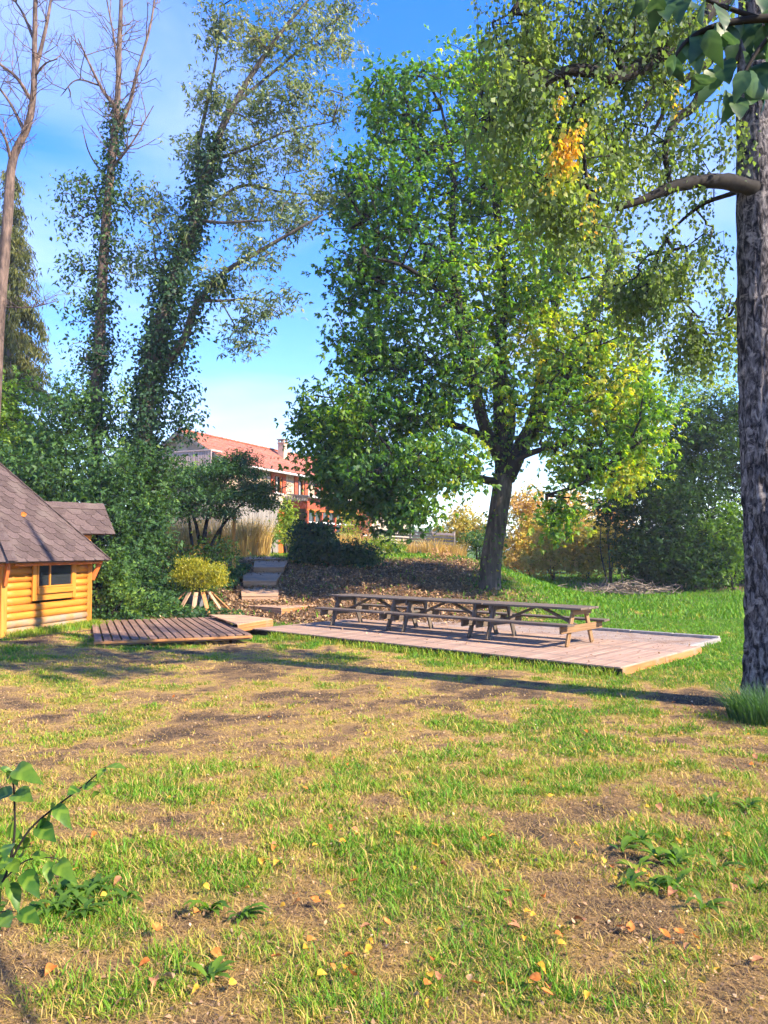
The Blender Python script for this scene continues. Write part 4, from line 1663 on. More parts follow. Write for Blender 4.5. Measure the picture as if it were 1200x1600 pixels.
    T.leaves(np.array(extra), 30, .14, .26, droop=.8, width=.6, flat=.25, jitter=.2)
    me = mesh_np('ivy', np.concatenate(T.lV) - T.base, [np.concatenate(T.lQ)], tint=np.concatenate(T.lt))
    link('ivy', me, M['leaf_ivy'], root)

    # C: bare reddish tree at the left border
    Y = 19.5
    b = onground(-18, Y)
    T = Tree('bare_tree', 'leafless tree with sunlit reddish trunk at the left border', 'tree', b, 41, None, 'bark_warm')
    A = lambda px, py, dy=0: at(px, py, Y + dy)
    T.limb([b - Vector((0, 0, .3)), A(-8, 620), A(3, 450), A(12, 330), A(20, 250), A(42, 200), A(52, 150), A(54, 80), A(56, -20), A(60, -120)], .16, .04, 10, .2)
    T.limb([A(55, 110), A(68, 60, .2), A(78, 10, .3), A(85, -50, .3)], .06, .025, 7, .15)
    T.limb([A(48, 155), A(25, 120, -.3), A(0, 100, -.5), A(-40, 60, -.5)], .05, .02, 7, .15)
    T.limb([A(52, 60), A(35, 20, .3), A(15, -10, .4)], .04, .02, 7, .15)
    T.limb([A(38, 205), A(15, 160, .4), A(-15, 120, .5)], .05, .02, 7, .15)
    T.limb([A(54, 120), A(70, 100, -.2), A(90, 92, -.3)], .03, .012, 6, .15)
    T.limb([A(18, 255), A(5, 210, -.4), A(-30, 170, -.5)], .045, .02, 6, .15)
    T.limb([A(10, 480), A(50, 480, -.4), A(90, 470, -.5)], .02, .008, 5, .15)
    rng = T.rng
    st = []
    for w, n in ((0, 26), (1, 8), (2, 8), (3, 6), (4, 6), (5, 4), (6, 6)):
        st += limb_starts(T, w, n, .45 if w == 0 else .2, 1, rng)
    dead_twigs(T, st, rng, L=.8, depth=2, r=.012)
    st = limb_starts(T, 7, 12, .1, 1, rng, .3)
    dead_twigs(T, st, rng, L=.6, depth=2, r=.006)
    T.finish('leaf_ash')

    # D: spruce behind it
    Y = 33.0
    b = onground(18, Y)
    T = Tree('spruce_tree', 'drooping yellow-green spruce behind the bare tree at the left border', 'tree', b, 51, None, 'bark_grey')
    top = at(16, 250, Y)
    T.limb([b - Vector((0, 0, .3)), b.lerp(top, .5), top], .25, .03, 8, .1)
    rng = T.rng
    A0, B0, LV = [], [], []
    for k in range(210):
        t = .12 + .86 * rng.random()
        p = np.array(tuple(b.lerp(top, t)))
        L = (1 - t) * 2.9 + .35
        a = rng.random() * 6.283
        d = np.array([math.cos(a), math.sin(a), 0])
        m1 = p + d * L * .5 + np.array([0, 0, -.05 * L])
        m2 = p + d * L + np.array([0, 0, -.42 * L])
        A0 += [p, m1]
        B0 += [m1, m2]
        for (q0, q1) in ((p, m1), (m1, m2)):
            m = int(70 * L)
            tt = rng.random(m)[:, None]
            q = q0 * (1 - tt) + q1 * tt + rng.normal(size=(m, 3)) * np.array([.10, .10, .04])
            q[:, 2] -= np.abs(rng.normal(size=m)) * .22
            LV.append(q)
    V, Q = frustums(np.array(A0), np.array(B0), np.full(len(A0), .02), np.full(len(A0), .012), 4)
    T.limbs.add(V, Q)
    P = np.concatenate(LV)
    V, Q = leaf_quads(P, .24 * (.6 + .8 * rng.random(len(P))), rng, 1.6, .20, None, 0, .2)
    T.add_leaves(V, Q, np.clip(.4 + .7 * (fbm(P * .8, 2) - .5) + .25 * (fbm(P * 3, 2) - .5) + .1 * rng.normal(size=len(P)), 0, 1))
    T.finish('needle')


build_left_trees()


# ------------------------------------------------------------------ shrubs (stems + foliage)
def shrub(name, label, px, Y, blobs, leafmat, seed, nleaf=30, size=.12, sigma=.2, dens=1.0, droop=.5, width=.5, flat=.4, group=None, stems=4, cat='shrub', gap=.0, ti=.4, tn=.8, wood='twig_bark', step=.35):
    """blobs: (px,py,rx,ry,dY,rY,n)"""
    b = onground(px, Y)
    T = Tree(name, label, cat, b, seed, group, wood)
    rng = T.rng
    tops = sorted(blobs, key=lambda q: q[1])
    for k in range(stems):
        q = blobs[k % len(blobs)]
        e = at(q[0] + rng.normal() * q[2] * .2, q[1], Y + q[4])
        s = b + Vector((rng.normal() * .12, rng.normal() * .12, -.1))
        m = s.lerp(e, .5) + Vector((rng.normal() * .12, rng.normal() * .12, 0))
        T.limb([s, m, e], .035 + .02 * rng.random(), .012, 6, .1, 4)
    C = []
    for (px_, py, rx, ry, dY, rY, n) in blobs:
        C += px_cloud(T, px_, py, rx, ry, Y + dY, rY, max(3, int(n * dens)), shell=2.0, gap=gap, gs=1.2)
    C = [c for c in C if c[2] > Gz(c[0], c[1]) + .05]
    tips = T.grow(C, step=step, sag=.04, rt=.006, expo=.42, maxr=.04)
    T.leaves(tips, nleaf // 3 * 3, size, sigma, droop=droop, width=width, flat=flat, tint=lambda P: ti + tn * (fbm(P * 1.1 + seed, 3) - .5), jitter=.14, grp=3)
    return T.finish(leafmat, 'stems', 'foliage')


GB = 'shrubs in the thicket between cabin and steps'
shrub('thicket_shrub', 'tall dark shrub behind the cabin roof, touching the slim ivy tree', 110, 24.5, [(115, 640, 48, 55, 0, 1.2, 60), (90, 710, 60, 55, 0, 1.3, 70), (140, 760, 60, 60, -.3, 1.3, 70)], 'leaf_shrub', 61, 42, .15, .26, group=GB, gap=.36)
shrub('thicket_shrub', 'leafy shrub just behind the cabin extension roof', 165, 22.6, [(170, 740, 50, 50, 0, .9, 50), (150, 800, 65, 50, 0, 1, 60), (195, 810, 50, 60, 0, .9, 50)], 'leaf_shrub', 62, 46, .13, .24, group=GB)
shrub('thicket_shrub', 'bushy green shrub under the leaning ivy tree, left of the timber posts', 225, 24.0, [(225, 740, 50, 50, 0, 1, 45), (240, 800, 42, 50, 0, .9, 45), (215, 850, 45, 40, -.3, .9, 45), (265, 735, 28, 38, .2, .7, 18)], 'leaf_shrub', 63, 44, .13, .24, group=GB, ti=.45)
shrub('thicket_shrub', 'low bright-leaved shrub against the cabin corner post', 170, 20.9, [(172, 900, 32, 42, 0, .6, 40), (195, 935, 38, 26, 0, .6, 36)], 'leaf_shrub', 64, 46, .11, .17, group=GB, ti=.62)
shrub('thicket_shrub', 'low tangled shrub between the slatted deck and the plank cone', 225, 21.9, [(222, 905, 42, 36, 0, .7, 45), (240, 940, 38, 22, -.2, .6, 36), (200, 870, 36, 30, .3, .7, 30)], 'leaf_shrub', 65, 44, .10, .18, group=GB, ti=.5)
shrub('thicket_shrub', 'greyish shrub behind the small golden maple', 265, 24.2, [(258, 865, 40, 28, 0, .8, 34), (330, 868, 42, 26, .6, .8, 34), (290, 900, 50, 26, 0, .7, 34)], 'leaf_dark', 66, 40, .10, .20, group=GB, ti=.5)
shrub('lime_tree', 'small yellow-green tree at the left border behind the cabin roof', 15, 27.0, [(15, 620, 45, 45, 0, 1.2, 40), (20, 680, 55, 50, 0, 1.3, 55), (60, 700, 40, 40, -.3, 1, 30), (-40, 660, 50, 70, 0, 1.3, 40)], 'leaf_lime', 67, 40, .15, .27, cat='tree', ti=.5)
shrub('thicket_shrub', 'dark shrub at the left edge above the cabin roof', 30, 23.5, [(20, 745, 50, 40, 0, 1, 30), (75, 750, 45, 45, .2, 1, 40), (50, 790, 60, 40, 0, 1, 40)], 'leaf_shrub', 68, 42, .14, .25, group=GB)
shrub('young_tree', 'pale young tree seen between the two ivy trees', 185, 34, [(190, 620, 22, 45, 0, .7, 20), (188, 670, 28, 35, 0, .8, 20)], 'leaf_lime', 69, 26, .16, .26, cat='tree', ti=.55)


# ---- spreading dark maple with timber posts
def build_acer():
    Y = 27.0
    b = onground(318, Y)
    T = Tree('spreading_maple', 'flat-topped spreading dark green maple between the timber posts and the house', 'tree', b, 71, None, 'twig_bark')
    A = lambda px, py, dy=0: at(px, py, Y + dy)
    for (pts, r) in [([(318, 850, 0), (322, 820, 0), (330, 790, .1), (350, 760, .2)], .09), ([(312, 850, 0), (305, 815, -.2), (290, 785, -.3), (265, 765, -.3)], .07),
                     ([(330, 852, 0), (345, 825, -.2), (375, 790, -.4), (405, 770, -.4)], .07), ([(300, 852, .2), (296, 800, .5), (310, 750, .6)], .06), ([(340, 852, .1), (352, 800, .3), (358, 765, .3)], .05)]:
        T.limb([A(*p) for p in pts], r, .02, 7, .15)
    C = []
    for (px, py, rx, ry, dy, rY, n) in [(350, 735, 70, 16, 0, 1.3, 60), (300, 755, 60, 14, -.2, 1.2, 48), (390, 762, 50, 13, -.3, 1.1, 44), (345, 775, 85, 13, -.3, 1.2, 55), (280, 785, 45, 14, -.2, 1, 32),
                                        (405, 785, 40, 10, -.4, .9, 28), (340, 800, 60, 10, -.3, 1, 26), (265, 800, 35, 16, -.4, .7, 18), (375, 718, 40, 10, .4, 1, 22)]:
        C += px_cloud(T, px, py, rx, ry, Y + dy, rY, n, shell=1.6)
    tips = T.grow(C, step=.3, sag=.03, rt=.006, expo=.45, maxr=.05)
    T.leaves(tips, 70, .11, .21, droop=.45, width=.42, flat=.6, jitter=.2, zs=.5)
    T.finish('leaf_acer')
    for px, top, bot, Y2, w, lb in ((366, 795, 873, 28.3, .11, 'thicker orange timber post at the right under the spreading maple'), (265, 806, 860, 28.6, .10, 'timber post at the left among tall dry grass under the spreading maple')):
        p = at(px, top, Y2)
        g = onground(px, Y2)
        root = thing('timber_post', lb, 'post', g, 'timber posts under the spreading maple')
        beam(root, 'shaft', g - Vector((0, 0, .2)), p, w, w, M['post_wood'], up=(1, 0, 0))
        beam(root, 'cap', p, p + Vector((0, 0, .03)), w + .02, w + .02, M['post_wood'], up=(1, 0, 0))


build_acer()


# ---- golden dwarf maple in a tub with leaning planks
def build_plank_cone():
    Y = 22.4
    g = onground(311, Y)
    g.z = at(311, 951, Y).z
    g.z = Gz(g.x, g.y)
    top = at(311, 921, Y)
    tub = thing('planter_tub', 'grey tub hidden under the leaning planks', 'planter', g)
    ring = MB()
    prof = [(.20, -.05), (.24, .12), (.27, .34), (.30, .46), (.30, .50), (.27, .50), (.26, .44)]
    V = np.array([(g.x + r * math.cos(a), g.y + r * math.sin(a), g.z + z) for r, z in prof for a in np.linspace(0, 2 * math.pi, 20, endpoint=False)])
    Q = [[i * 20 + j, i * 20 + (j + 1) % 20, (i + 1) * 20 + (j + 1) % 20, (i + 1) * 20 + j] for i in range(len(prof) - 1) for j in range(20)]
    ring.add(V, np.array(Q))
    link('shell', ring.mesh('shell', g), M['pot_grey'], tub)
    s = MB()
    V = np.array([(g.x + .26 * math.cos(a), g.y + .26 * math.sin(a), g.z + .45) for a in np.linspace(0, 2 * math.pi, 20, endpoint=False)] + [(g.x, g.y, g.z + .47)])
    s.add(V, None, np.array([[j, (j + 1) % 20, 20] for j in range(20)]))
    link('soil', s.mesh('soil', g), M['soil'], tub)
    cone = thing('plank_cone', 'ring of planks leaning like a tent around the tub under the golden maple', 'planks', g + Vector((0, .0, 0)))
    for k in range(11):
        a = math.radians(-90 + k * 360 / 11 + random.uniform(-5, 5))
        d = Vector((math.cos(a), math.sin(a), 0))
        e = g + d * (.92 + random.uniform(-.06, .06))
        e.z = Gz(e.x, e.y) + .02
        h = g + d * .36 + Vector((0, 0, .60))
        n = (h - e).cross(Vector((-d.y, d.x, 0))).normalized()
        beam(cone, 'plank', e, h, .12, .03, M['fascia_wood'] if k % 2 else M['step_wood'], up=tuple(n))
    T = Tree('golden_maple', 'small dome-shaped golden-green maple growing out of the plank ring', 'tree', g + Vector((0, 0, .46)), 81, None, 'twig_bark')
    c = at(311, 893, Y)
    for k in range(5):
        T.limb([g + Vector((0, 0, .42)), g + Vector((random.uniform(-.1, .1), random.uniform(-.1, .1), .75)), c + Vector((random.uniform(-.4, .4), random.uniform(-.3, .3), random.uniform(-.1, .1)))], .03, .01, 6, .1, 4)
    C = []
    for (px, py, rx, ry, n) in [(311, 893, 34, 13, 46), (284, 900, 20, 10, 22), (338, 890, 19, 10, 22), (300, 880, 24, 8, 22), (326, 906, 26, 8, 20), (296, 912, 14, 6, 8)]:
        C += px_cloud(T, px, py, rx, ry, Y, .5, n, shell=2.2)
    tips = T.grow(C, step=.2, sag=.03, rt=.004, expo=.42, maxr=.03)
    T.leaves(tips, 55, .075, .10, droop=.9, width=.35, flat=.4, jitter=.25, tint=lambda P: np.full(len(P), .5))
    T.finish('leaf_maple')


build_plank_cone()


# ---- ivy stump and its mound
def build_stump():
    Y = 31.5
    b = onground(487, Y)
    T = Tree('ivy_stump', 'broken tree stump swallowed by dark ivy at the top of the bank', 'stump', b, 91, None, 'bark_grey')
    A = lambda px, py, dy=0: at(px, py, Y + dy)
    T.limb([b - Vector((0, 0, .3)), A(486, 850), A(486, 818)], .40, .30, 12, .2)
    T.limb([A(490, 858), A(505, 838), A(508, 820)], .18, .10, 8, .2)
    T.ivy(0, 1500, .15, .28, 0, 1)
    T.ivy(1, 700, .14, .2, 0, 1)
    C = []
    for (px, py, rx, ry, dy, rY, n) in [(505, 858, 38, 18, -.5, 1, 40), (545, 868, 40, 14, -.8, 1, 40), (490, 865, 26, 16, -.6, .8, 26), (570, 876, 26, 10, -1.0, .9, 22)]:
        C += px_cloud(T, px, py, rx, ry, Y + dy, rY, n, shell=1.6)
    T.leaves(np.array(C), 60, .14, .24, droop=.6, width=.7, flat=.4, jitter=.2, tint=lambda P: np.full(len(P), .35))
    T.finish('leaf_ivy', 'trunk', 'ivy')


build_stump()


# ------------------------------------------------------------------ the house
def build_house():
    ex = Vector((.4, .917, 0)).normalized()       # along the long front, away from us
    eo = Vector((ex.y, -ex.x, 0))                 # outwards from the long front, to the right
    C0 = Vector((-8.54, 41.6, 0))
    zg = 1.66
    ze = 6.85
    zr = 8.42
    hw = 2.65
    LEN = 27.0
    up = Vector((0, 0, 1))
    root = thing('farmhouse', 'long stone farmhouse with red tiled roof and orange window frames on the rise', 'house', (C0.x + ex.x * 13 - eo.x * hw, C0.y + ex.y * 13 - eo.y * hw, zg))

    def hp(t, o, z):
        return C0 + ex * t + eo * o + up * z
    # walls with window openings: long front as strips around openings
    wins = [(5.0, 5.85), (7.75, 8.6), (10.4, 11.25), (13.3, 14.15), (16.3, 17.15), (19.4, 20.25)]
    zw0, zw1 = 5.36, 6.36

    def wall_box(t0, t1, z0, z1, name='wall', mat='mortar'):
        poly_prism(root, name, [hp(t0, 0, z0), hp(t1, 0, z0), hp(t1, 0, z1), hp(t0, 0, z1)], .3, M[mat])
    wall_box(0, LEN, zg - .4, zw0)
    wall_box(0, LEN, zw1, ze)
    t = 0
    for a, b in wins:
        wall_box(t, a, zw0, zw1)
        t = b
    wall_box(t, LEN, zw0, zw1)
    poly_prism(root, 'gable_wall', [hp(0, -.001, zg - .4), hp(0, -.001, ze), hp(0, -hw, zr - .08), hp(0, -2 * hw, ze), hp(0, -2 * hw, zg - .4)][::-1], .25, M['render_beige'])
    poly_prism(root, 'back_wall', [hp(0, -2 * hw, zg - .4), hp(0, -2 * hw, ze), hp(LEN, -2 * hw, ze), hp(LEN, -2 * hw, zg - .4)], .25, M['render_beige'])
    poly_prism(root, 'gable_wall', [hp(LEN, 0, zg - .4), hp(LEN, 0, ze), hp(LEN, -hw, zr - .08), hp(LEN, -2 * hw, ze), hp(LEN, -2 * hw, zg - .4)], .25, M['render_beige'])
    # stones proud of the mortar on the upper storey
    cache = {}
    z = zw0 - .2
    while z < ze - .15:
        h = random.choice((.16, .2, .24))
        t = .1 + random.uniform(0, .3)
        while t < 13.5:
            L = random.choice((.28, .36, .46, .6))
            if not any(a - .45 < t + L and t < b + .45 and z + h > zw0 - .1 and z < zw1 + .15 for a, b in wins):
                beam(root, 'stone', hp(t, .012, z + h / 2), hp(t + L - .03, .012, z + h / 2), .05, h - .03, M['house_stone'], bev=.02)
            t += L
        z += h
    # windows
    for (a, b) in wins:
        w = bpy.data.objects.new('window', None)
        COL.objects.link(w)
        w.parent = root
        w.location = world_M(root).inverted() @ hp((a + b) / 2, 0, zw0)
        op = M['orange_paint']
        poly_prism(w, 'pane', [hp(a, -.14, zw0), hp(b, -.14, zw0), hp(b, -.14, zw1), hp(a, -.14, zw1)], .02, M['window_glass'])
        beam(w, 'lintel', hp(a - .42, .03, zw1 + .09), hp(b + .42, .03, zw1 + .09), .12, .17, op)
        beam(w, 'sill', hp(a - .1, .05, zw0 - .04), hp(b + .1, .05, zw0 - .04), .16, .07, M['white_paint'])
        for tt in (a + .05, b - .05):
            beam(w, 'frame', hp(tt, -.05, zw0), hp(tt, -.05, zw1), .12, .10, op, up=tuple(eo))
        beam(w, 'frame', hp((a + b) / 2, -.08, zw0), hp((a + b) / 2, -.08, zw1), .06, .08, M['white_paint'], up=tuple(eo))
        for tt in (a - .22, b + .22):
            beam(w, 'shutter', hp(tt, .06, zw0 - .02), hp(tt, .06, zw1), .40, .05, M['red_boards'], up=tuple(eo))
    # roof
    roof = bpy.data.objects.new('roof', None)
    COL.objects.link(roof)
    roof.parent = root
    roof.location = (0, 0, ze - zg)
    ov = .45
    sl = (zr - ze) / hw
    el = Vector((0, 0, 0))
    for s in (0, 1):
        o_e = ov if s == 0 else -2 * hw - ov
        zee = ze - ov * sl
        p = [hp(-.5, o_e, zee), hp(LEN + .5, o_e, zee), hp(LEN + .5, -hw, zr), hp(-.5, -hw, zr)]
        if s:
            p.reverse()
        poly_prism(roof, 'roof_slope', [q + up * .05 for q in p], .10, M['roof_tile'])
    # courses of tiles on the visible slope
    d_up = (hp(0, -hw, zr) - hp(0, ov, ze - ov * sl))
    ns = 15
    nrm = ex.cross(d_up).normalized()
    if nrm.z < 0:
        nrm = -nrm
    for k in range(ns):
        for q in range(9):
            t0 = -.5 + q * (LEN + 1) / 9
            t1 = t0 + (LEN + 1) / 9 - .01
            a = hp(t0, ov, ze - ov * sl) + d_up * ((k + .5) / ns) + nrm * (.075 + random.uniform(0, .008))
            b = hp(t1, ov, ze - ov * sl) + d_up * ((k + .5) / ns) + nrm * (.075 + random.uniform(0, .008))
            beam(roof, 'tile_course', a, b, d_up.length / ns + .02, .03, M['roof_tile'], up=tuple(nrm + d_up.normalized() * .10), bev=.01)
    t = -.5
    while t < LEN + .4:
        beam(roof, 'ridge_tile', hp(t, -hw, zr + .11), hp(t + .40, -hw, zr + .13), .26, .12, M['roof_ridge'], bev=.05)
        t += .40
    for o_ in (ov,):
        beam(roof, 'gutter', hp(-.5, o_ + .06, ze - ov * sl - .04), hp(LEN + .5, o_ + .06, ze - ov * sl - .04), .13, .12, M['white_paint'], bev=.03)
    beam(roof, 'verge_board', hp(-.52, ov, ze - ov * sl - .06), hp(-.52, -hw, zr - .06), .05, .20, M['grey_boards'])
    beam(roof, 'verge_board', hp(-.52, -2 * hw - ov, ze - ov * sl - .06), hp(-.52, -hw - .02, zr - .06), .05, .20, M['grey_boards'])
    # chimney
    ch = bpy.data.objects.new('chimney', None)
    COL.objects.link(ch)
    ch.parent = root
    cb = hp(8.8, -hw + .95, 0)
    ch.location = world_M(root).inverted() @ Vector((cb.x, cb.y, zr))
    beam(ch, 'stack', cb + up * (zr - 1.0), cb + up * (zr + .42), .46, .46, M['render_beige'], up=tuple(ex), bev=.01)
    beam(ch, 'collar', cb + up * (zr + .42), cb + up * (zr + .48), .56, .56, M['render_beige'], up=tuple(ex))
    for i in (-1, 1):
        for j in (-1, 1):
            q = cb + ex * .18 * i + eo * .18 * j
            beam(ch, 'pier', q + up * (zr + .48), q + up * (zr + .64), .09, .09, M['render_beige'], up=tuple(ex))
    beam(ch, 'slab', cb + up * (zr + .64), cb + up * (zr + .70), .58, .58, M['grey_boards'], up=tuple(ex))
    # balcony on the gable
    bal = bpy.data.objects.new('balcony', None)
    COL.objects.link(bal)
    bal.parent = root
    bal.location = world_M(root).inverted() @ hp(-.5, -hw, 6.4)
    z0, z1 = 6.38, 7.22
    beam(bal, 'floor_beam', hp(-.9, -.2, z0 - .06), hp(-.9, -2 * hw + .2, z0 - .06), .14, .14, M['grey_boards'])
    beam(bal, 'top_rail', hp(-.9, -.2, z1), hp(-.9, -2 * hw + .2, z1), .09, .07, M['pale_rail'])
    k = 0
    o = -.25
    while o > -2 * hw + .2:
        beam(bal, 'baluster', hp(-.9, o, z0), hp(-.9, o, z1 - .03), .11, .03, M['pale_rail'], up=tuple(ex))
        o -= .155
    for o in (-.2, -2 * hw + .2):
        beam(bal, 'side_rail', hp(-.9, o, z1), hp(0, o, z1), .07, .07, M['pale_rail'])
        beam(bal, 'side_beam', hp(-.9, o, z0 - .06), hp(0, o, z0 - .06), .12, .14, M['grey_boards'])
    beam(root, 'gable_boards', hp(-.03, -1.1, 7.35), hp(-.03, -2 * hw + 1.1, 7.35), .05, .5, M['grey_boards'])
    # grey vertical cladding low down on the left part of the front
    t = .1
    while t < 5.3:
        beam(root, 'cladding_board', hp(t + .12, .06 + random.uniform(0, .02), zg - .2), hp(t + .12, .06, 4.9), .215, .04, M['grey_boards'], up=tuple(eo))
        t += .225
    for t0 in (5.42, 5.75):
        beam(root, 'door_panel', hp(t0 + .15, .07, zg), hp(t0 + .15, .07, 4.4), .30, .05, M['orange_paint'], up=tuple(eo))
    # glazed porch
    po = bpy.data.objects.new('porch', None)
    COL.objects.link(po)
    po.parent = root
    po.location = world_M(root).inverted() @ hp(10, .8, zg)
    p, t0, t1 = 1.55, 6.2, 17.0
    poly_prism(po, 'porch_roof', [hp(t0 - .15, p + .2, 5.22), hp(t1, p + .2, 5.22), hp(t1, .31, 5.34), hp(t0 - .15, .31, 5.34)], .08, M['grey_boards'])
    beam(po, 'gutter', hp(t0 - .15, p + .25, 5.16), hp(t1, p + .25, 5.16), .12, .13, M['white_paint'], bev=.03)
    n = 9
    for k in range(n):
        oo = .08 + k * (p + .05) / n
        beam(po, 'side_slat', hp(t0 - .12, oo + .09, 4.88), hp(t0 - .12, oo + .09, 5.2), .15, .03, M['grey_boards'], up=tuple(ex))
    t = t0
    while t < t1:
        beam(po, 'red_panel', hp(t + .13, p, 4.42), hp(t + .13, p, 5.08), .25, .04, M['red_boards'], up=tuple(eo))
        t += .262
    for k in range(6):
        oo = .08 + k * p / 6
        beam(po, 'red_panel', hp(t0 + .02, oo + .12, 4.42), hp(t0 + .02, oo + .12, 4.88), .24, .04, M['red_boards'], up=tuple(ex))
    beam(po, 'beam', hp(t0, p, 4.36), hp(t1, p, 4.36), .12, .12, M['orange_paint'])
    k = 0
    tt = t0 + .08
    while tt < t1:
        beam(po, 'post', hp(tt, p, zg), hp(tt, p, 4.3), .15, .15, M['red_boards'], up=tuple(eo))
        if tt + 1.8 < t1:
            poly_prism(po, 'pane', [hp(tt + .1, p - .05, 3.0), hp(tt + 1.72, p - .05, 3.0), hp(tt + 1.72, p - .05, 4.3), hp(tt + .1, p - .05, 4.3)], .02, M['window_glass'])
            beam(po, 'transom', hp(tt + .1, p, 3.62), hp(tt + 1.72, p, 3.62), .08, .10, M['white_paint'])
            beam(po, 'sill', hp(tt + .1, p, 2.95), hp(tt + 1.72, p, 2.95), .12, .10, M['white_paint'])
            beam(po, 'mullion', hp(tt + .91, p, 3.0), hp(tt + .91, p, 4.3), .07, .08, M['orange_paint'], up=tuple(eo))
            beam(po, 'low_panel', hp(tt + .1, p - .02, 2.35), hp(tt + 1.72, p - .02, 2.35), .05, 1.1, M['red_boards'])
        tt += 1.82


build_house()


# ------------------------------------------------------------------ plants on the plateau
def tuft_mesh(n, h, spread, rng, lean=.35, w=.012, seg=2):
    """grass blades springing from one spot; returns V,Q,T,tint counts"""
    a = rng.random(n) * 6.283
    r = spread * np.sqrt(rng.random(n))
    base = np.stack([r * np.cos(a), r * np.sin(a), np.zeros(n)], axis=1)
    d = np.stack([np.cos(a + rng.normal(size=n) * .6), np.sin(a + rng.normal(size=n) * .6), np.zeros(n)], axis=1)
    hh = h * (.55 + .6 * rng.random(n))
    ln = lean * (.3 + rng.random(n)) * hh
    return blades(base, d, hh, ln, w, rng)


def blades(base, d, hh, ln, w, rng):
    n = len(base)
    s = np.stack([-d[:, 1], d[:, 0], np.zeros(n)], axis=1)
    tw = rng.normal(size=n)[:, None] * .6
    s = unit(s + d * tw)
    w = np.asarray(w)[:, None] if np.ndim(w) else np.full((n, 1), w)
    up = np.array([0, 0, 1.0])
    mid = base + up * (hh * .58)[:, None] + d * (ln * .32)[:, None]
    tip = base + up * (hh * .95)[:, None] + d * ln[:, None]
    V = np.stack([base - s * w * .5, base + s * w * .5, mid + s * w * .42, mid - s * w * .42, tip], axis=1).reshape(-1, 3)
    i = (np.arange(n) * 5)[:, None]
    return V, i + np.array([[0, 1, 2, 3]]), i + np.array([[3, 2, 4]])


def grass_clump(name, label, px, Y, h, n, spread, mat, seed, group=None, ti=.5, lean=.35, w=.03, cat='grass clump', sub=1, wx=0.0):
    b = onground(px, Y)
    rng = np.random.default_rng(seed)
    o = thing(name, label, cat, b, group)
    mb = MB()
    for k in range(sub):
        V, Q, T_ = tuft_mesh(n, h, spread, rng, lean, w)
        off = np.array([rng.normal() * wx, rng.normal() * spread * .8, 0])
        off[2] = Gz(b.x + off[0], b.y + off[1]) - b.z - .02
        mb.add(V + off, Q, T_)
    me = mb.mesh('blades', smooth=False)
    nq = sum(len(q) for q in mb.Q)
    nt_ = sum(len(t) for t in mb.T)
    bt = ti + .2 * rng.normal(size=nq)
    a = me.attributes.new('v', 'FLOAT', 'FACE')
    a.data.foreach_set('value', np.clip(np.concatenate([bt, bt]), 0, 1).astype(np.float32))
    link('blades', me, M[mat], o)
    return o


GD = 'tall dry grass in front of the farmhouse'
grass_clump('dry_grass_clump', 'tall straw-coloured grass left of the left timber post', 250, 35, 1.7, 260, .6, 'dry_grass', 101, GD, sub=4, wx=.6)
grass_clump('dry_grass_clump', 'tall straw-coloured grass between the two timber posts', 300, 36, 1.8, 260, .6, 'dry_grass', 102, GD, sub=4, wx=.7)
grass_clump('dry_grass_clump', 'arching straw-coloured grass just right of the right timber post', 395, 35, 1.75, 300, .55, 'dry_grass', 103, GD, sub=4, wx=.45)
grass_clump('dry_grass_clump', 'low golden grass behind the ivy stump', 545, 37, 1.1, 260, .6, 'dry_grass', 104, GD, sub=4, wx=1.0)
grass_clump('dry_grass_clump', 'golden grass along the right part of the slatted fence foot', 690, 40, .9, 240, .6, 'dry_grass', 105, GD, sub=4, wx=1.0)

GP = 'bushes in front of the farmhouse'
shrub('climbing_bush', 'tall yellow-green bush in front of the farmhouse door', 450, 38, [(448, 805, 17, 25, 0, .5, 40), (455, 838, 24, 16, 0, .6, 40), (440, 830, 14, 22, 0, .5, 20)], 'leaf_lime', 111, 34, .13, .17, group=GP, cat='bush', ti=.7)
shrub('low_bush', 'small green bush at the foot of the grey boarded wall', 418, 37, [(416, 842, 16, 14, 0, .5, 30)], 'leaf_lime', 112, 34, .12, .16, group=GP, cat='bush', ti=.25)
shrub('pink_bush', 'pinkish autumn bush in front of the porch right end', 566, 42, [(567, 805, 15, 20, 0, .7, 34), (560, 830, 20, 14, 0, .7, 26)], 'leaf_pink', 113, 34, .13, .2, group=GP, cat='bush')
shrub('pale_bush', 'pale olive bush beside the pinkish one near the porch', 540, 41, [(542, 808, 13, 16, 0, .6, 26), (540, 832, 18, 14, 0, .6, 24)], 'leaf_lime', 114, 34, .12, .18, group=GP, cat='bush', ti=.85)
shrub('low_bush', 'yellow-green bush in front of the slatted fence', 590, 36, [(588, 850, 30, 14, 0, .8, 40), (620, 858, 22, 10, 0, .7, 24)], 'leaf_lime', 115, 36, .11, .17, group=GP, cat='bush', ti=.6)
shrub('weeds_clump', 'pink and green weeds on the grass shoulder left of the big tree', 690, 33, [(690, 868, 24, 9, 0, .5, 30), (670, 875, 20, 6, 0, .4, 20)], 'leaf_pink', 116, 24, .10, .13, group='weeds on the grass shoulder', cat='weeds', ti=.6)
shrub('weeds_clump', 'bright green weeds on the shoulder of the bank', 655, 32.5, [(650, 876, 26, 6, 0, .5, 34), (690, 882, 16, 4, 0, .4, 14)], 'leaf_lime', 117, 26, .10, .12, group='weeds on the grass shoulder', cat='weeds', ti=.3)

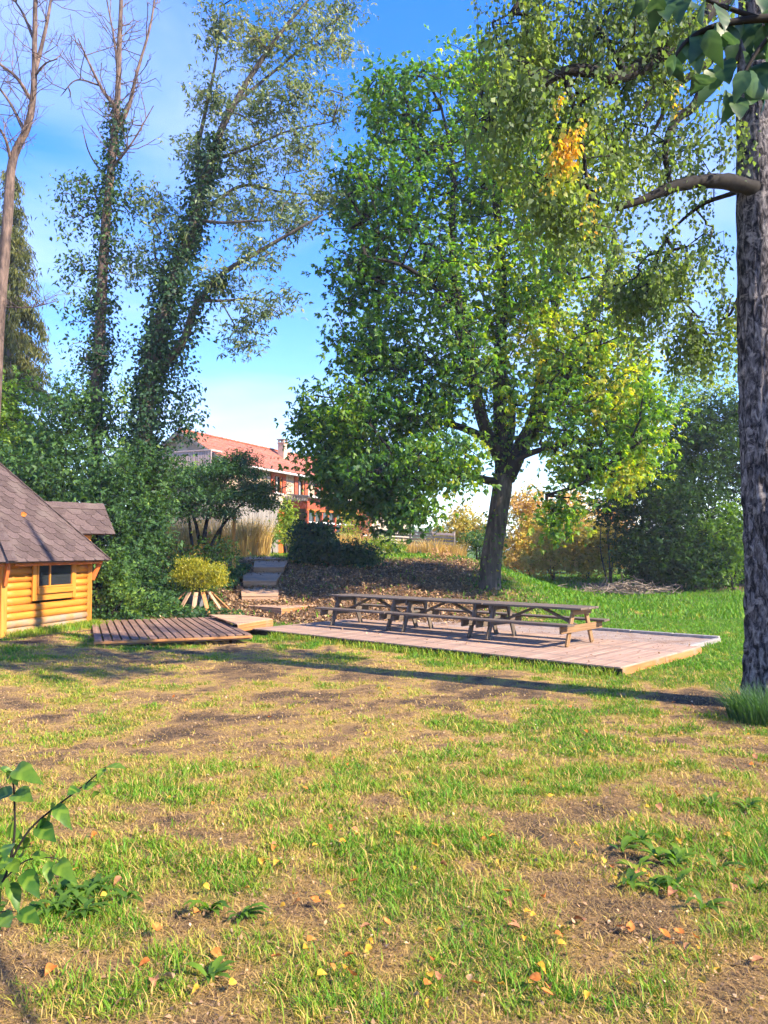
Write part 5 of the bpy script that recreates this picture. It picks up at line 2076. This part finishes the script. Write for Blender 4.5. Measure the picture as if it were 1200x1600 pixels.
GG = 'golden bushes behind the big tree'
gold = [(720, 45, [(722, 822, 38, 30, 0, 1.4, 80), (700, 850, 30, 14, 0, 1.2, 30)], .25, 'golden-brown bush left of the big trunk, near the fence'),
        (830, 44, [(825, 800, 36, 36, 0, 1.5, 90), (815, 848, 38, 26, 0, 1.5, 80), (820, 875, 40, 14, -.5, 1.2, 50)], .5, 'tall orange-gold bush just right of the big trunk'),
        (868, 40, [(862, 840, 36, 30, 0, 1.4, 90), (850, 874, 38, 16, -.6, 1.2, 60)], .5, 'rounded golden bush, second right of the big trunk'),
        (915, 41, [(905, 850, 42, 24, 0, 1.5, 90), (945, 845, 36, 28, 0, 1.4, 80), (915, 878, 50, 14, -.6, 1.2, 70)], .15, 'yellow-green bush in the middle of the golden row'),
        (890, 52, [(890, 800, 52, 32, 0, 2.0, 110), (900, 840, 50, 20, 0, 1.8, 50)], .7, 'orange bush farther back among the golden ones'),
        (965, 46, [(960, 815, 36, 38, 0, 1.6, 90), (965, 862, 36, 22, -.3, 1.3, 60)], .7, 'orange-pink bush at the right end of the golden row')]
for k, (px, Y, bl, ti, lb) in enumerate(gold):
    shrub('golden_bush', lb, px, Y, bl, 'leaf_gold', 120 + k, 50, .17, .30, group=GG, cat='bush', ti=ti)
shrub('green_bush', 'green bush behind the big trunk at its foot', 745, 40, [(745, 845, 24, 18, 0, .9, 36)], 'leaf_shrub', 131, 36, .13, .2, cat='bush', ti=.6)

# dark thicket at the right
GR = 'dark bushes at the right end of the lawn'
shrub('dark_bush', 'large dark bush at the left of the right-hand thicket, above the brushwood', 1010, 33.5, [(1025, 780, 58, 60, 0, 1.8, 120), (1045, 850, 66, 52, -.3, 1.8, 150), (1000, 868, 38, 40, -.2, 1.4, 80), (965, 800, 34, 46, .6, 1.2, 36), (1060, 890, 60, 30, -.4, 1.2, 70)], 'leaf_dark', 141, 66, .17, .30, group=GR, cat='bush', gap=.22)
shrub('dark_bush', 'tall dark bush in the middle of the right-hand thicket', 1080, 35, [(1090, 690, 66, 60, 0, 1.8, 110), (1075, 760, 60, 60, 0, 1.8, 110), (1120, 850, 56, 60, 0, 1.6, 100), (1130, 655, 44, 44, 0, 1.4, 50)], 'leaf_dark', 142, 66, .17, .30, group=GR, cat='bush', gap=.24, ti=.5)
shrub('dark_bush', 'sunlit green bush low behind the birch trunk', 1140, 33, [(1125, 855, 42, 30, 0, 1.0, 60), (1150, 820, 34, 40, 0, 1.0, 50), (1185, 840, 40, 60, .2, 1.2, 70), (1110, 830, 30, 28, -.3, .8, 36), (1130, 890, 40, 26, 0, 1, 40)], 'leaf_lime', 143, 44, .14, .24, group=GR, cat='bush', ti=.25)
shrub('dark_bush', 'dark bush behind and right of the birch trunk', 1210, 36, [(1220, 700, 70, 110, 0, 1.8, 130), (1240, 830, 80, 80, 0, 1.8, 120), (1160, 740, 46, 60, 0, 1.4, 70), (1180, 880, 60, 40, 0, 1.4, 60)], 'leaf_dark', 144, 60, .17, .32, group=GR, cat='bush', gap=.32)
shrub('pale_tree', 'feathery yellow-green young tree above the right-hand thicket', 1085, 41, [(1075, 585, 34, 28, 0, 1.2, 34), (1090, 615, 40, 26, 0, 1.2, 34), (1060, 640, 30, 24, 0, 1, 22), (1130, 610, 30, 26, 0, 1, 20)], 'leaf_lime', 145, 26, .17, .3, cat='tree', ti=.72)
shrub('thin_tree', 'thin grey-green sapling left of the right-hand thicket', 955, 38, [(955, 740, 34, 40, 0, 1, 26), (975, 790, 40, 30, 0, 1, 26), (940, 790, 26, 26, 0, .8, 14)], 'leaf_ash', 146, 20, .13, .3, cat='tree', ti=.35)


# brushwood heap
def build_brush():
    b = onground(985, 32.0)
    o = thing('brushwood_heap', 'heap of dead twigs at the foot of the dark bush', 'brushwood', b)
    rng = np.random.default_rng(150)
    n = 260
    c = np.stack([rng.normal(size=n) * .9, rng.normal(size=n) * .5, np.abs(rng.normal(size=n)) * .20], axis=1)
    d = unit(np.stack([rng.normal(size=n), rng.normal(size=n), rng.normal(size=n) * .35], axis=1)) * (.4 + .7 * rng.random(n))[:, None]
    V, Q = frustums(c - d * .5, c + d * .5, np.full(n, .022), np.full(n, .008), 5)
    mb = MB()
    mb.add(V, Q)
    me = mb.mesh('twigs')
    t = link('twigs', me, M['twig_pale'], o)
    t['kind'] = 'stuff'


build_brush()


# far fence with horizontal slats
def build_fence():
    Y = 41.0
    a, b = onground(575, Y + 2), onground(710, Y)
    root = thing('slat_fence', 'weathered fence of horizontal slats far behind the tables', 'fence', (a + b) / 2)
    n = 5
    for k in range(n):
        p = a.lerp(b, k / (n - 1))
        beam(root, 'post', p - Vector((0, 0, .2)), p + Vector((0, 0, 1.5)), .10, .10, M['grey_boards'], up=(1, 0, 0))
    for k in range(n - 1):
        p, q = a.lerp(b, k / (n - 1)), a.lerp(b, (k + 1) / (n - 1))
        for s in range(8):
            z = .12 + s * .175
            off = Vector((0, -.07, z))
            beam(root, 'slat', p + off, q + off, .025, .12, M['pale_rail'] if (k + s) % 5 == 0 else M['grey_boards'])


build_fence()


# distant wood beyond the golden bushes and the house
def far_wood():
    rng = np.random.default_rng(160)
    mb_V, mb_Q, tt, n0 = [], [], [], 0
    for k in range(46):
        x = -150 + 300 * (k + rng.random()) / 46
        y = 150 + 60 * rng.random()
        g = Gz(x, y)
        h = 4 + 3.5 * rng.random()
        m = 320
        d = unit(rng.normal(size=(m, 3)))
        P = np.array([x, y, g + h * .55]) + d * np.array([5, 4, h * .5]) * (rng.random((m, 1)) ** .4)
        V, Q = leaf_quads(P, 1.3 * (.6 + .8 * rng.random(m)), rng, .3, .8, None, 0, .4)
        mb_V.append(V)
        mb_Q.append(Q + n0)
        tt.append(np.clip(.3 + .3 * rng.random() + .15 * rng.normal(size=m), 0, 1))
        n0 += len(V)
    me = mesh_np('far_wood', np.concatenate(mb_V), [np.concatenate(mb_Q)], tint=np.concatenate(tt))
    o = link('far_wood', me, M['leaf_ash'])
    tag(o, 'distant line of trees along the horizon', 'wood', kind='stuff')


far_wood()


# ------------------------------------------------------------------ grass
def build_grass():
    rng = np.random.default_rng(200)
    deck_c = [(D0.x, D0.y)]

    def clear(x, y):
        """keep blades off the decks, gravel, steps and cabin"""
        rx, ry = x - D0.x, y - D0.y
        u = rx * U.x + ry * U.y
        v = rx * Vv.x + ry * Vv.y
        a = (u > -.03) & (u < DLEN + .05) & (v > .02) & (v < DW + .1)
        a |= (u > .35) & (u < 10.2) & (v > DW) & (v < 5.86)
        fl = np.array([-5.51, 15.61])
        ax = np.array([.931, .364])
        bx = np.array([-.364, .931])
        s, t = (x - fl[0]) * ax[0] + (y - fl[1]) * ax[1], (x - fl[0]) * bx[0] + (y - fl[1]) * bx[1]
        a |= (s > -.02) & (s < 2.95) & (t > .02) & (t < 4.6)
        a |= (np.hypot(x + 10.2, y - 18.55) < 2.85)
        a |= (x > -4.8) & (x < -2.6) & (y > 17.9) & (y < 20.7)
        return ~a

    Vs, Qs, Ts, tq, tt, n0 = [], [], [], [], [], 0

    def emit(x, y, h, lean, w, tint):
        nonlocal n0
        n = len(x)
        z = G(x, y) - .012
        nz = fbm(np.stack([x * 1.3, y * 1.3, x * 0], axis=1), 4) - .5
        z = z + nz * .05
        a = rng.random(n) * 6.283
        d = np.stack([np.cos(a), np.sin(a), np.zeros(n)], axis=1)
        V, Q, T_ = blades(np.stack([x, y, z], axis=1), d, h, lean, w, rng)
        Vs.append(V)
        Qs.append(Q + n0)
        Ts.append(T_ + n0)
        tq.append(tint)
        n0 += len(V)

    def band(y0, y1, n, w, hs, straw=.35):
        y = y0 + (y1 - y0) * rng.random(n)
        hwid = .54 * y + 1.0
        x = (rng.random(n) * 2 - 1) * hwid
        g = greenness(x, y)
        lit = litter_zone(x, y)
        keep = clear(x, y) & (rng.random(n) > lit * .92) & (rng.random(n) < .35 + .65 * sm(.15, .5, g))
        x, y, g = x[keep], y[keep], g[keep]
        m = len(x)
        tuft = fbm(np.stack([x, y, x * 0], axis=1) * 3.1 + 40, 2)
        h = hs * (.35 + .9 * rng.random(m)) * (.35 + .75 * g + .7 * (tuft - .4))
        h = np.maximum(h, .015)
        lay = rng.random(m) < straw * (1.25 - g)
        lean = h * (.3 + .8 * rng.random(m))
        lean[lay] = hs * (.6 + rng.random(lay.sum()))
        h[lay] = .012 + .02 * rng.random(lay.sum())
        tint = g * .92 + .13 * rng.normal(size=m) + .05
        tint[lay] = np.minimum(tint[lay], .30) * (.3 + rng.random(lay.sum()))
        emit(x, y, h, lean, w * (.6 + .8 * rng.random(m)), np.clip(tint, 0, 1))

    def tufts(y0, y1, nt_, per, w, hs, sig):
        y = y0 + (y1 - y0) * rng.random(nt_)
        x = (rng.random(nt_) * 2 - 1) * (.54 * y + 1.0)
        g = greenness(x, y) + .15 * rng.normal(size=nt_)
        keep = clear(x, y) & (rng.random(nt_) > litter_zone(x, y) * .95) & (rng.random(nt_) < .13 + .87 * sm(.30, .66, g))
        x, y, g = x[keep], y[keep], g[keep]
        m = len(x)
        cnt = rng.integers(per // 2, per * 3 // 2, m)
        k = np.repeat(np.arange(m), cnt)
        big_ = .6 + .9 * rng.random(m) ** 2
        o = rng.normal(size=(len(k), 2)) * (sig * big_[k])[:, None]
        X, Y_ = x[k] + o[:, 0], y[k] + o[:, 1]
        h = hs * (.45 + .75 * rng.random(len(k))) * (big_ * (.45 + .75 * np.clip(g, 0, 1)))[k]
        lean = h * (.35 + .9 * rng.random(len(k)))
        tint = np.clip(g, .12, 1)[k] * .9 + .10 * rng.normal(size=len(k)) + .06
        dead = rng.random(len(k)) < .16
        tint[dead] = .22 + .14 * rng.random(dead.sum())
        emit(X, Y_, h, lean, w * (.6 + .8 * rng.random(len(k))), np.clip(tint, 0, 1))

    def thatch(y0, y1, n, w, L):
        y = y0 + (y1 - y0) * rng.random(n)
        x = (rng.random(n) * 2 - 1) * (.54 * y + 1.0)
        keep = clear(x, y) & (rng.random(n) > litter_zone(x, y))
        x, y = x[keep], y[keep]
        g = greenness(x, y)
        m = len(x)
        h = .010 + .026 * rng.random(m)
        tint = .38 * rng.random(m) ** 1.2 * (.6 + g)
        emit(x, y, h, L * (.5 + rng.random(m)), w * (.6 + .8 * rng.random(m)), np.clip(tint, 0, 1))

    tufts(1.9, 4.2, 8200, 12, .0046, .055, .022)
    tufts(4.2, 7.5, 15000, 11, .0068, .058, .028)
    tufts(7.5, 13, 16000, 8, .010, .060, .038)
    thatch(1.9, 4.2, 105000, .0036, .07)
    thatch(4.2, 7.5, 90000, .005, .08)
    thatch(7.5, 14, 46000, .009, .09)
    band(13, 22, 100000, .017, .065, .35)
    band(22, 45, 70000, .035, .13, .25)
    # longer grass along the deck edge and by the cabin foot
    m = 5200
    u = rng.random(m) * 8.3
    v = -.03 - np.abs(rng.normal(size=m)) * .13
    keep = rng.random(m) < .25 + .9 * (fbm(np.stack([u * 1.3, v, v * 0], axis=1) + 60, 2) - .25)
    u, v = u[keep], v[keep]
    x, y = D0.x + U.x * u + Vv.x * v, D0.y + U.y * u + Vv.y * v
    h = .07 + .11 * rng.random(len(x))
    emit(x, y, h, h * .5, np.full(len(x), .012), np.clip(.72 + .15 * rng.normal(size=len(x)), 0, 1))
    m = 2600
    t = rng.random(m)
    x = -8.0 + .75 * t + .1 + np.abs(rng.normal(size=m)) * .22
    y = 16.4 + 2.9 * t - np.abs(rng.normal(size=m)) * .08
    h = .06 + .14 * rng.random(m)
    emit(x, y, h, h * .5, np.full(m, .012), np.clip(.75 + .15 * rng.normal(size=m), 0, 1))
    V = np.concatenate(Vs)
    tint = np.concatenate(tq)
    me = mesh_np('lawn_grass', V, [np.concatenate(Qs), np.concatenate(Ts)], tint=np.concatenate([tint, tint]))
    o = link('lawn_grass', me, M['grass_blade'])
    tag(o, 'short patchy grass, straw and green, covering the lawn', 'grass', kind='stuff')


build_grass()


def build_ground_cover():
    """leaf litter on the bank and low creeping plants beside the steps"""
    rng = np.random.default_rng(210)
    n = 60000
    x = -10 + 16 * rng.random(n)
    y = 20.2 + 14 * rng.random(n)
    keep = rng.random(n) < litter_zone(x, y)
    x, y = x[keep], y[keep]
    P = np.stack([x, y, G(x, y) + .01 + .03 * rng.random(len(x))], axis=1)
    V, Q = leaf_quads(P, .10 * (.6 + .8 * rng.random(len(x))), rng, .05, .6, None, 0, .8)
    me = mesh_np('leaf_litter', V, [Q], tint=np.clip(.35 + .28 * rng.normal(size=len(x)), 0, 1))
    tag(link('leaf_litter', me, M['litter']), 'brown fallen leaves covering the bank behind the tables', 'leaf litter', kind='stuff')
    # creeping plants left of the steps
    n = 34000
    x = -8.2 + 4.3 * rng.random(n)
    y = 20.3 + 9 * rng.random(n)
    p = np.stack([x, y, x * 0], axis=1)
    nn = fbm(p * 1.2 + 3, 3)
    keep = (nn > .42) & (x < -3.75 - .08 * (y - 20))
    # clear of the slatted deck, platform and steps
    keep &= ~((y < 22) & (x > -5.0 - .45 * (y - 21)) & (y < 21.2))
    keep &= ~((x > -4.95) & (y > 21.6) & (y < 24.6))
    keep &= ~((x > -4.9 - .02 * (y - 24)) & (y >= 24.0))
    x, y, nn = x[keep], y[keep], nn[keep]
    h = .30 * np.clip((nn - .42) * 6, 0.1, 1) * rng.random(len(x))
    P = np.stack([x, y, G(x, y) + .02 + h], axis=1)
    V, Q = leaf_quads(P, .10 * (.6 + .8 * rng.random(len(x))), rng, .3, .65, None, 0, .5)
    me = mesh_np('creeping_plants', V, [Q], tint=np.clip(.42 + .9 * (fbm(P * 1.5, 2) - .5) + .15 * rng.normal(size=len(x)), 0, 1))
    tag(link('creeping_plants', me, M['leaf_shrub']), 'low creeping green plants on the bank left of the steps', 'ground cover', kind='stuff')


build_ground_cover()

# tuft at the foot of the birch and a few distinct weeds in the foreground
grass_clump('long_grass_tuft', 'long dark grass tuft around the foot of the birch', 1172, 9.55, .42, 900, .42, 'leaf_shrub', 301, ti=.35, lean=.8, w=.012, cat='grass tuft')


def weed(label, px, py, n, L, seed, mat='leaf_lime', ti=.3, spread=.22):
    b = ghit(px, py)
    rng = np.random.default_rng(seed)
    o = thing('weed_rosette', label, 'weed', b, 'broad-leaved weeds in the foreground lawn')
    mb = MB()
    Vs, Qs, tt, k0 = [], [], [], 0
    c = rng.normal(size=(max(1, n // 9), 2)) * spread
    for k in range(n):
        q = c[k % len(c)]
        a = rng.random() * 6.283
        d = np.array([math.cos(a), math.sin(a), 0])
        l = L * (.6 + .7 * rng.random())
        w = l * .26
        s = np.array([-d[1], d[0], 0])
        el = .25 + .5 * rng.random()
        z0 = Gz(b.x + q[0], b.y + q[1]) - b.z + .005
        p0 = np.array([q[0], q[1], z0])
        up = np.array([0, 0, 1.0])
        pts = [p0, p0 + d * l * .35 + up * l * el * .6, p0 + d * l * .7 + up * l * el * .75, p0 + d * l + up * l * el * .55]
        ws = [.15, 1.0, .8, .02]
        V = []
        for p, ww in zip(pts, ws):
            V += [p - s * w * ww * .5 + up * w * ww * .12, p, p + s * w * ww * .5 + up * w * ww * .12]
        Q = []
        for i in range(3):
            for j in range(2):
                Q.append([i * 3 + j, i * 3 + j + 1, i * 3 + j + 4, i * 3 + j + 3])
        Vs.append(np.array(V))
        Qs.append(np.array(Q) + k0)
        tt += [np.clip(ti + .18 * rng.normal(), 0, 1)] * len(Q)
        k0 += len(V)
    me = mesh_np('leaves', np.concatenate(Vs), [np.concatenate(Qs)], tint=np.array(tt), smooth=True)
    link('leaves', me, M[mat], o)


weed('spreading patch of bright broad-leaved weeds in the right foreground', 1050, 1370, 120, .13, 311, spread=.26)
weed('broad-leaved weed near the right edge below the birch', 1130, 1262, 34, .12, 312, spread=.16)
weed('single rosette with broad leaves in the left foreground', 325, 1540, 10, .10, 313, spread=.03)
weed('bright clover-like weeds under the sapling at the left edge', 95, 1425, 170, .10, 314, ti=.2, spread=.17)
weed('flat weed rosette left of centre in the foreground', 355, 1440, 24, .11, 315, ti=.25, spread=.1)


# ------------------------------------------------------------------ single leaves
def leaf_mesh(name, L, W, mat, curl=.15, cup=.12, seed=0, point=1.0):
    rng = np.random.default_rng(seed)
    m = 13
    V, Q = [], []
    for i in range(m):
        t = i / (m - 1)
        w = W * .5 * (math.sin(math.pi * min(1, t ** .75)) ** .8) if 0 < t < 1 else 0.001
        if t > .6:
            w *= 1 - .25 * point * (t - .6) / .4
        x = L * t
        zc = -curl * L * t * t
        j = rng.normal() * .010 * L
        w1, w2 = w * (1 + .05 * rng.normal()), w * (1 + .05 * rng.normal())
        V += [(x, -w1, zc + cup * w * 2 + j), (x, 0, zc), (x, w2, zc + cup * w * 2 - j)]
    for i in range(m - 1):
        for j in range(2):
            Q.append([i * 3 + j, i * 3 + j + 1, i * 3 + j + 4, i * 3 + j + 3])
    me = mesh_np(name, np.array(V), [np.array(Q)], smooth=True)
    me.materials.append(M[mat])
    return me


def orient(p, d, n):
    d = Vector(d).normalized()
    n = Vector(n)
    y = n.cross(d)
    if y.length < 1e-4:
        y = Vector((1, 0, 0)).cross(d)
    y.normalize()
    z = d.cross(y)
    return Matrix.Translation(p) @ Matrix((d, y, z)).transposed().to_4x4()


def fallen():
    kinds = [('fallen_yellow', .036, .029), ('fallen_yellow', .043, .033), ('fallen_orange', .046, .036), ('fallen_tan', .040, .028), ('fallen_tan', .030, .022), ('fallen_brown', .050, .038), ('fallen_orange', .038, .030)]
    meshes = []
    for k, (m_, L, W) in enumerate(kinds):
        for q in range(2):
            meshes.append((leaf_mesh('leaf', L, W, m_, curl=random.uniform(-.5, .6), cup=random.uniform(.1, .5), seed=k * 3 + q), m_))
    spots = [(490, 1420, 5), (610, 1460, 4), (820, 1440, 0), (1010, 1272, 0), (1090, 1480, 4), (1070, 1478, 4), (1048, 1478, 4), (965, 1460, 4), (975, 1470, 10), (985, 1468, 4), (675, 1550, 0), (655, 1578, 6), (672, 1575, 0),
             (985, 1553, 2), (865, 1580, 4), (838, 1443, 2), (872, 1490, 2), (820, 1484, 0), (245, 1475, 4), (195, 1580, 6), (270, 1547, 7), (38, 1512, 6), (100, 1265, 0), (920, 1178, 2), (790, 1125, 0), (895, 1178, 0),
             (1165, 1050, 0), (1030, 1195, 2), (1140, 1300, 6), (1200, 1362, 0), (800, 1408, 4), (776, 1318, 2), (928, 1348, 0), (858, 1256, 0), (1060, 1322, 0), (710, 1245, 0), (1125, 1530, 2), (1118, 1540, 6)]
    rng = random.Random(5)
    pts = [(a, b, c) for a, b, c in spots]
    while len(pts) < 235:
        py = 1080 + 490 * rng.random() ** 1.1
        px = 1200 * rng.random() ** .75
        pts.append((px, py, rng.choice([0, 0, 1, 1, 2, 3, 4, 5, 6, 8, 10, 11, 12, 13])))
    for (px, py, k) in pts:
        p = ghit(px, py)
        if p.y > 12.3:
            continue
        me, kind = meshes[k]
        a = rng.random() * 6.283
        n = Vector((rng.gauss(0, .35), rng.gauss(0, .35), 1))
        d = Vector((math.cos(a), math.sin(a), rng.gauss(0, .25)))
        o = link('fallen_leaf', me, None, None, orient(p + Vector((0, 0, .028 + .02 * rng.random())), d, n))
        s = rng.uniform(.8, 1.25)
        o.scale = (s, s, s)
        row = 'at the bottom edge' if py > 1480 else ('in the foreground' if py > 1300 else ('in the middle of the lawn' if py > 1160 else 'on the lawn close to the deck'))
        side = 'left part' if px < 400 else ('centre' if px < 800 else 'right part')
        colour = kind.split('_')[1]
        tag(o, 'small %s leaf lying %s, %s of the picture' % (colour, row, side), 'leaf', '%s leaves %s, %s' % (colour, row, side))
    # specks of leaf on the deck
    rr = np.random.default_rng(8)
    n = 420
    u, v = rr.random(n) * 9, rr.random(n) ** .7 * 5.6
    x, y = D0.x + U.x * u + Vv.x * v, D0.y + U.y * u + Vv.y * v
    z = np.where(v < DW, DZ + .004, .055)
    V, Q = leaf_quads(np.stack([x, y, z], axis=1), .05 * (.5 + rr.random(n)), rr, -.12, .6, None, 0, .85)
    me = mesh_np('deck_litter', V, [Q], tint=np.clip(.35 + .3 * rr.normal(size=n), 0, 1))
    tag(link('deck_litter', me, M['litter']), 'small dry leaves scattered over the deck and gravel', 'leaf litter', kind='stuff')


fallen()


def build_debris():
    """crumbs of dead leaf, bark and soil lying in the near turf"""
    rng = np.random.default_rng(77)
    n = 26000
    y = 1.9 + 9 * rng.random(n) ** 1.4
    x = (rng.random(n) * 2 - 1) * (.54 * y + .8)
    z = G(x, y) + (fbm(np.stack([x * 1.3, y * 1.3, x * 0], axis=1), 4) - .5) * .05 + .004 + .008 * rng.random(n)
    V, Q = leaf_quads(np.stack([x, y, z], axis=1), (.008 + .022 * rng.random(n) ** 2) * (.7 + .08 * y), rng, -.1, .6, None, 0, .7)
    me = mesh_np('turf_debris', V, [Q], tint=np.clip(.3 + .33 * rng.normal(size=n), 0, 1))
    tag(link('turf_debris', me, M['litter']), 'crumbs of dead leaf and bark strewn in the near turf', 'debris', kind='stuff')


build_debris()


def build_roof_leaf():
    p = at(33, 805, 17.55)
    me = leaf_mesh('leaf', .14, .12, 'fallen_orange', .3, .3, 77)
    o = link('fallen_leaf', me)
    # rest on the cabin roof: search along the ray for the roof plane of the near slope
    dep = bpy.context.evaluated_depsgraph_get()
    d = Vector(ray(33, 805)).normalized()
    ok, loc, nrm, *_ = SC.ray_cast(dep, Vector((0, 0, EYE)) + d * 6, d)
    if ok:
        o.matrix_basis = orient(loc + nrm * .012, Vector((.3, .2, .1)), nrm)
    tag(o, 'single orange leaf lying on the cabin roof', 'leaf')


build_roof_leaf()


def sapling():
    Y = 2.55
    A = lambda px, py, dy=0: at(px, py, Y + dy)
    bx = A(-60, 1560)
    b = Vector((bx.x, Y, Gz(bx.x, Y)))
    root = thing('sapling', 'green broad-leaved sapling leaning in from the left edge of the foreground', 'sapling', b)
    stems = [([b, A(-20, 1430), A(8, 1370), A(22, 1310), A(22, 1240), A(18, 1205)], .006),
             ([A(14, 1350), A(45, 1298), A(85, 1262), A(125, 1232), A(165, 1198)], .0045),
             ([A(5, 1375), A(40, 1345), A(80, 1340), A(95, 1346)], .003),
             ([A(-30, 1440), A(0, 1425), A(30, 1425)], .003)]
    for pts, r in stems:
        P = smooth_path(pts, 5)
        V, Q = tube(P, np.linspace(r, r * .4, len(P)), 6)
        mb = MB()
        mb.add(V, Q)
        link('stem', mb.mesh('stem', b), M['twig_bark'], root)
    me = [leaf_mesh('leaf', .085, .046, 'sapling_leaf', c, .2, 400 + i) for i, c in enumerate((.15, .4, .7, -.2))]
    rng = random.Random(9)
    # base px, tip px, facing
    L = [((165, 1200), (198, 1196)), ((165, 1200), (150, 1216)), ((128, 1232), (154, 1222)), ((122, 1232), (106, 1240)), ((146, 1236), (156, 1252)), ((88, 1258), (102, 1282)), ((86, 1258), (70, 1284)), ((64, 1280), (80, 1308)),
         ((58, 1290), (86, 1312)), ((22, 1240), (52, 1248)), ((20, 1240), (-6, 1246)), ((18, 1208), (28, 1228)), ((18, 1206), (8, 1216)), ((24, 1202), (42, 1203)), ((0, 1200), (12, 1206)), ((22, 1280), (2, 1306)),
         ((24, 1318), (46, 1340)), ((20, 1318), (2, 1330)), ((34, 1312), (56, 1338)), ((16, 1340), (-8, 1360)), ((14, 1345), (34, 1368)), ((8, 1350), (20, 1376)), ((50, 1336), (78, 1340)), ((42, 1364), (42, 1400)), ((38, 1362), (56, 1392)),
         ((76, 1346), (78, 1382)), ((90, 1348), (100, 1358)), ((14, 1380), (32, 1406)), ((0, 1385), (8, 1415)), ((-8, 1370), (20, 1388)), ((30, 1424), (62, 1440)), ((0, 1428), (22, 1458)), ((-10, 1430), (4, 1456)), ((2, 1330), (-20, 1350))]
    for k, ((x0, y0), (x1, y1)) in enumerate(L):
        dy = rng.uniform(-.10, .06)
        p, q = A(x0, y0, rng.uniform(-.01, .01)), A(x1, y1, dy)
        d = q - p
        n = Vector((rng.gauss(0, .4), -.7 + rng.gauss(0, .3), .8))
        o = link('leaf', rng.choice(me), None, root, Matrix.Translation(-b) @ orient(p, d, n))
        s = max(.55, min(1.3, d.length / .09))
        o.scale = (s, s, s)


sapling()


def near_branch():
    """big-leaved branch of a tree standing just outside the frame on the right"""
    Y = 2.1
    b = Vector((2.9, -.3, Gz(2.9, -.3)))
    A = lambda px, py, dy=0: at(px, py, Y + dy)
    root = thing('large_leaved_tree', 'large-leaved tree outside the right edge, its branch hanging into the top corner', 'tree', b)
    mb = MB()
    for pts, r0, r1, s in [([b - Vector((0, 0, .1)), b + Vector((.0, 0, 1.5)), b + Vector((-.05, -.1, 2.9)), b + Vector((-.1, -.1, 4.2))], .05, .02, 9),
                           ([b + Vector((-.03, -.08, 2.6)), A(1330, 30), A(1240, 28), A(1180, 30), A(1120, 40), A(1075, 62), A(1050, 95)], .018, .004, 7),
                           ([A(1250, 28), A(1200, 60), A(1165, 110), A(1150, 150)], .009, .003, 6),
                           ([A(1190, 30), A(1130, 10), A(1070, -12), A(1010, -10)], .008, .003, 6),
                           ([A(1300, 30), A(1230, -20), A(1160, -40)], .009, .003, 6)]:
        P = smooth_path(pts, 5)
        V, Q = tube(P, np.linspace(r0, r1, len(P)), s)
        mb.add(V, Q)
    link('trunk', mb.mesh('trunk', b), M['twig_bark'], root)
    me = [leaf_mesh('leaf', .105, .058, 'branch_leaf', c, .12, 500 + i) for i, c in enumerate((.1, .35, .6))]
    rng = random.Random(14)
    L = [((1130, 150), (1110, 185)), ((1140, 145), (1146, 190)), ((1150, 150), (1158, 182)), ((1120, 110), (1098, 150)), ((1130, 95), (1142, 142)), ((1165, 110), (1150, 150)), ((1170, 115), (1186, 165)), ((1185, 100), (1196, 150)),
         ((1075, 60), (1062, 100)), ((1080, 60), (1096, 108)), ((1100, 50), (1080, 92)), ((1105, 48), (1120, 95)), ((1055, 85), (1040, 120)), ((1052, 90), (1062, 130)), ((1130, 40), (1114, 88)), ((1135, 40), (1156, 85)), ((1160, 32), (1142, 76)),
         ((1170, 30), (1186, 78)), ((1195, 40), (1180, 92)), ((1200, 60), (1215, 110)), ((1190, 70), (1172, 112)), ((1030, -5), (1020, 32)), ((1035, -5), (1045, 36)), ((1010, -8), (996, 22)), ((1065, -10), (1056, 30)), ((1070, -10), (1086, 28)),
         ((1100, 0), (1094, 40)), ((1120, 8), (1136, 44)), ((1150, -20), (1140, 20)), ((1160, -30), (1176, 12)), ((1190, -20), (1196, 28)), ((1210, 0), (1200, 46)), ((1220, 30), (1230, 80)), ((1240, 60), (1225, 110)), ((1150, 60), (1128, 66)),
         ((1180, 140), (1166, 178)), ((1190, 130), (1204, 176)), ((1110, 120), (1078, 130)), ((1160, 80), (1178, 128))]
    for k, ((x0, y0), (x1, y1)) in enumerate(L):
        p, q = A(x0, y0, rng.uniform(-.06, .08)), A(x1, y1, rng.uniform(-.08, .08))
        d = q - p
        n = Vector((rng.gauss(0, .5), -.8 + rng.gauss(0, .3), .5))
        o = link('leaf', rng.choice(me), None, root, Matrix.Translation(-b) @ orient(p, d, n))
        s = max(.6, min(1.05, d.length / .105))
        o.scale = (s, s, s)


near_branch()


# ------------------------------------------------------------------ air
def build_haze():
    m, nt = new_mat('haze_air')
    pv = N(nt, 'ShaderNodeVolumePrincipled')
    pv.inputs['Color'].default_value = (.80, .88, 1.0, 1)
    pv.inputs['Density'].default_value = .0007
    pv.inputs['Anisotropy'].default_value = .2
    out = N(nt, 'ShaderNodeOutputMaterial')
    nt.links.new(pv.outputs[0], out.inputs['Volume'])
    x0, x1, y0, y1, z0, z1 = -640, 640, -230, 1540, -1.5, 30
    V = [(x, y, z) for x in (x0, x1) for y in (y0, y1) for z in (z0, z1)]
    Fc = [(0, 1, 3, 2), (4, 6, 7, 5), (0, 4, 5, 1), (2, 3, 7, 6), (0, 2, 6, 4), (1, 5, 7, 3)]
    me = bpy.data.meshes.new('haze')
    me.from_pydata(V, [], Fc)
    me.update()
    tag(link('haze', me, m), 'thin bluish autumn haze over the whole garden', 'haze', kind='stuff')


build_haze()
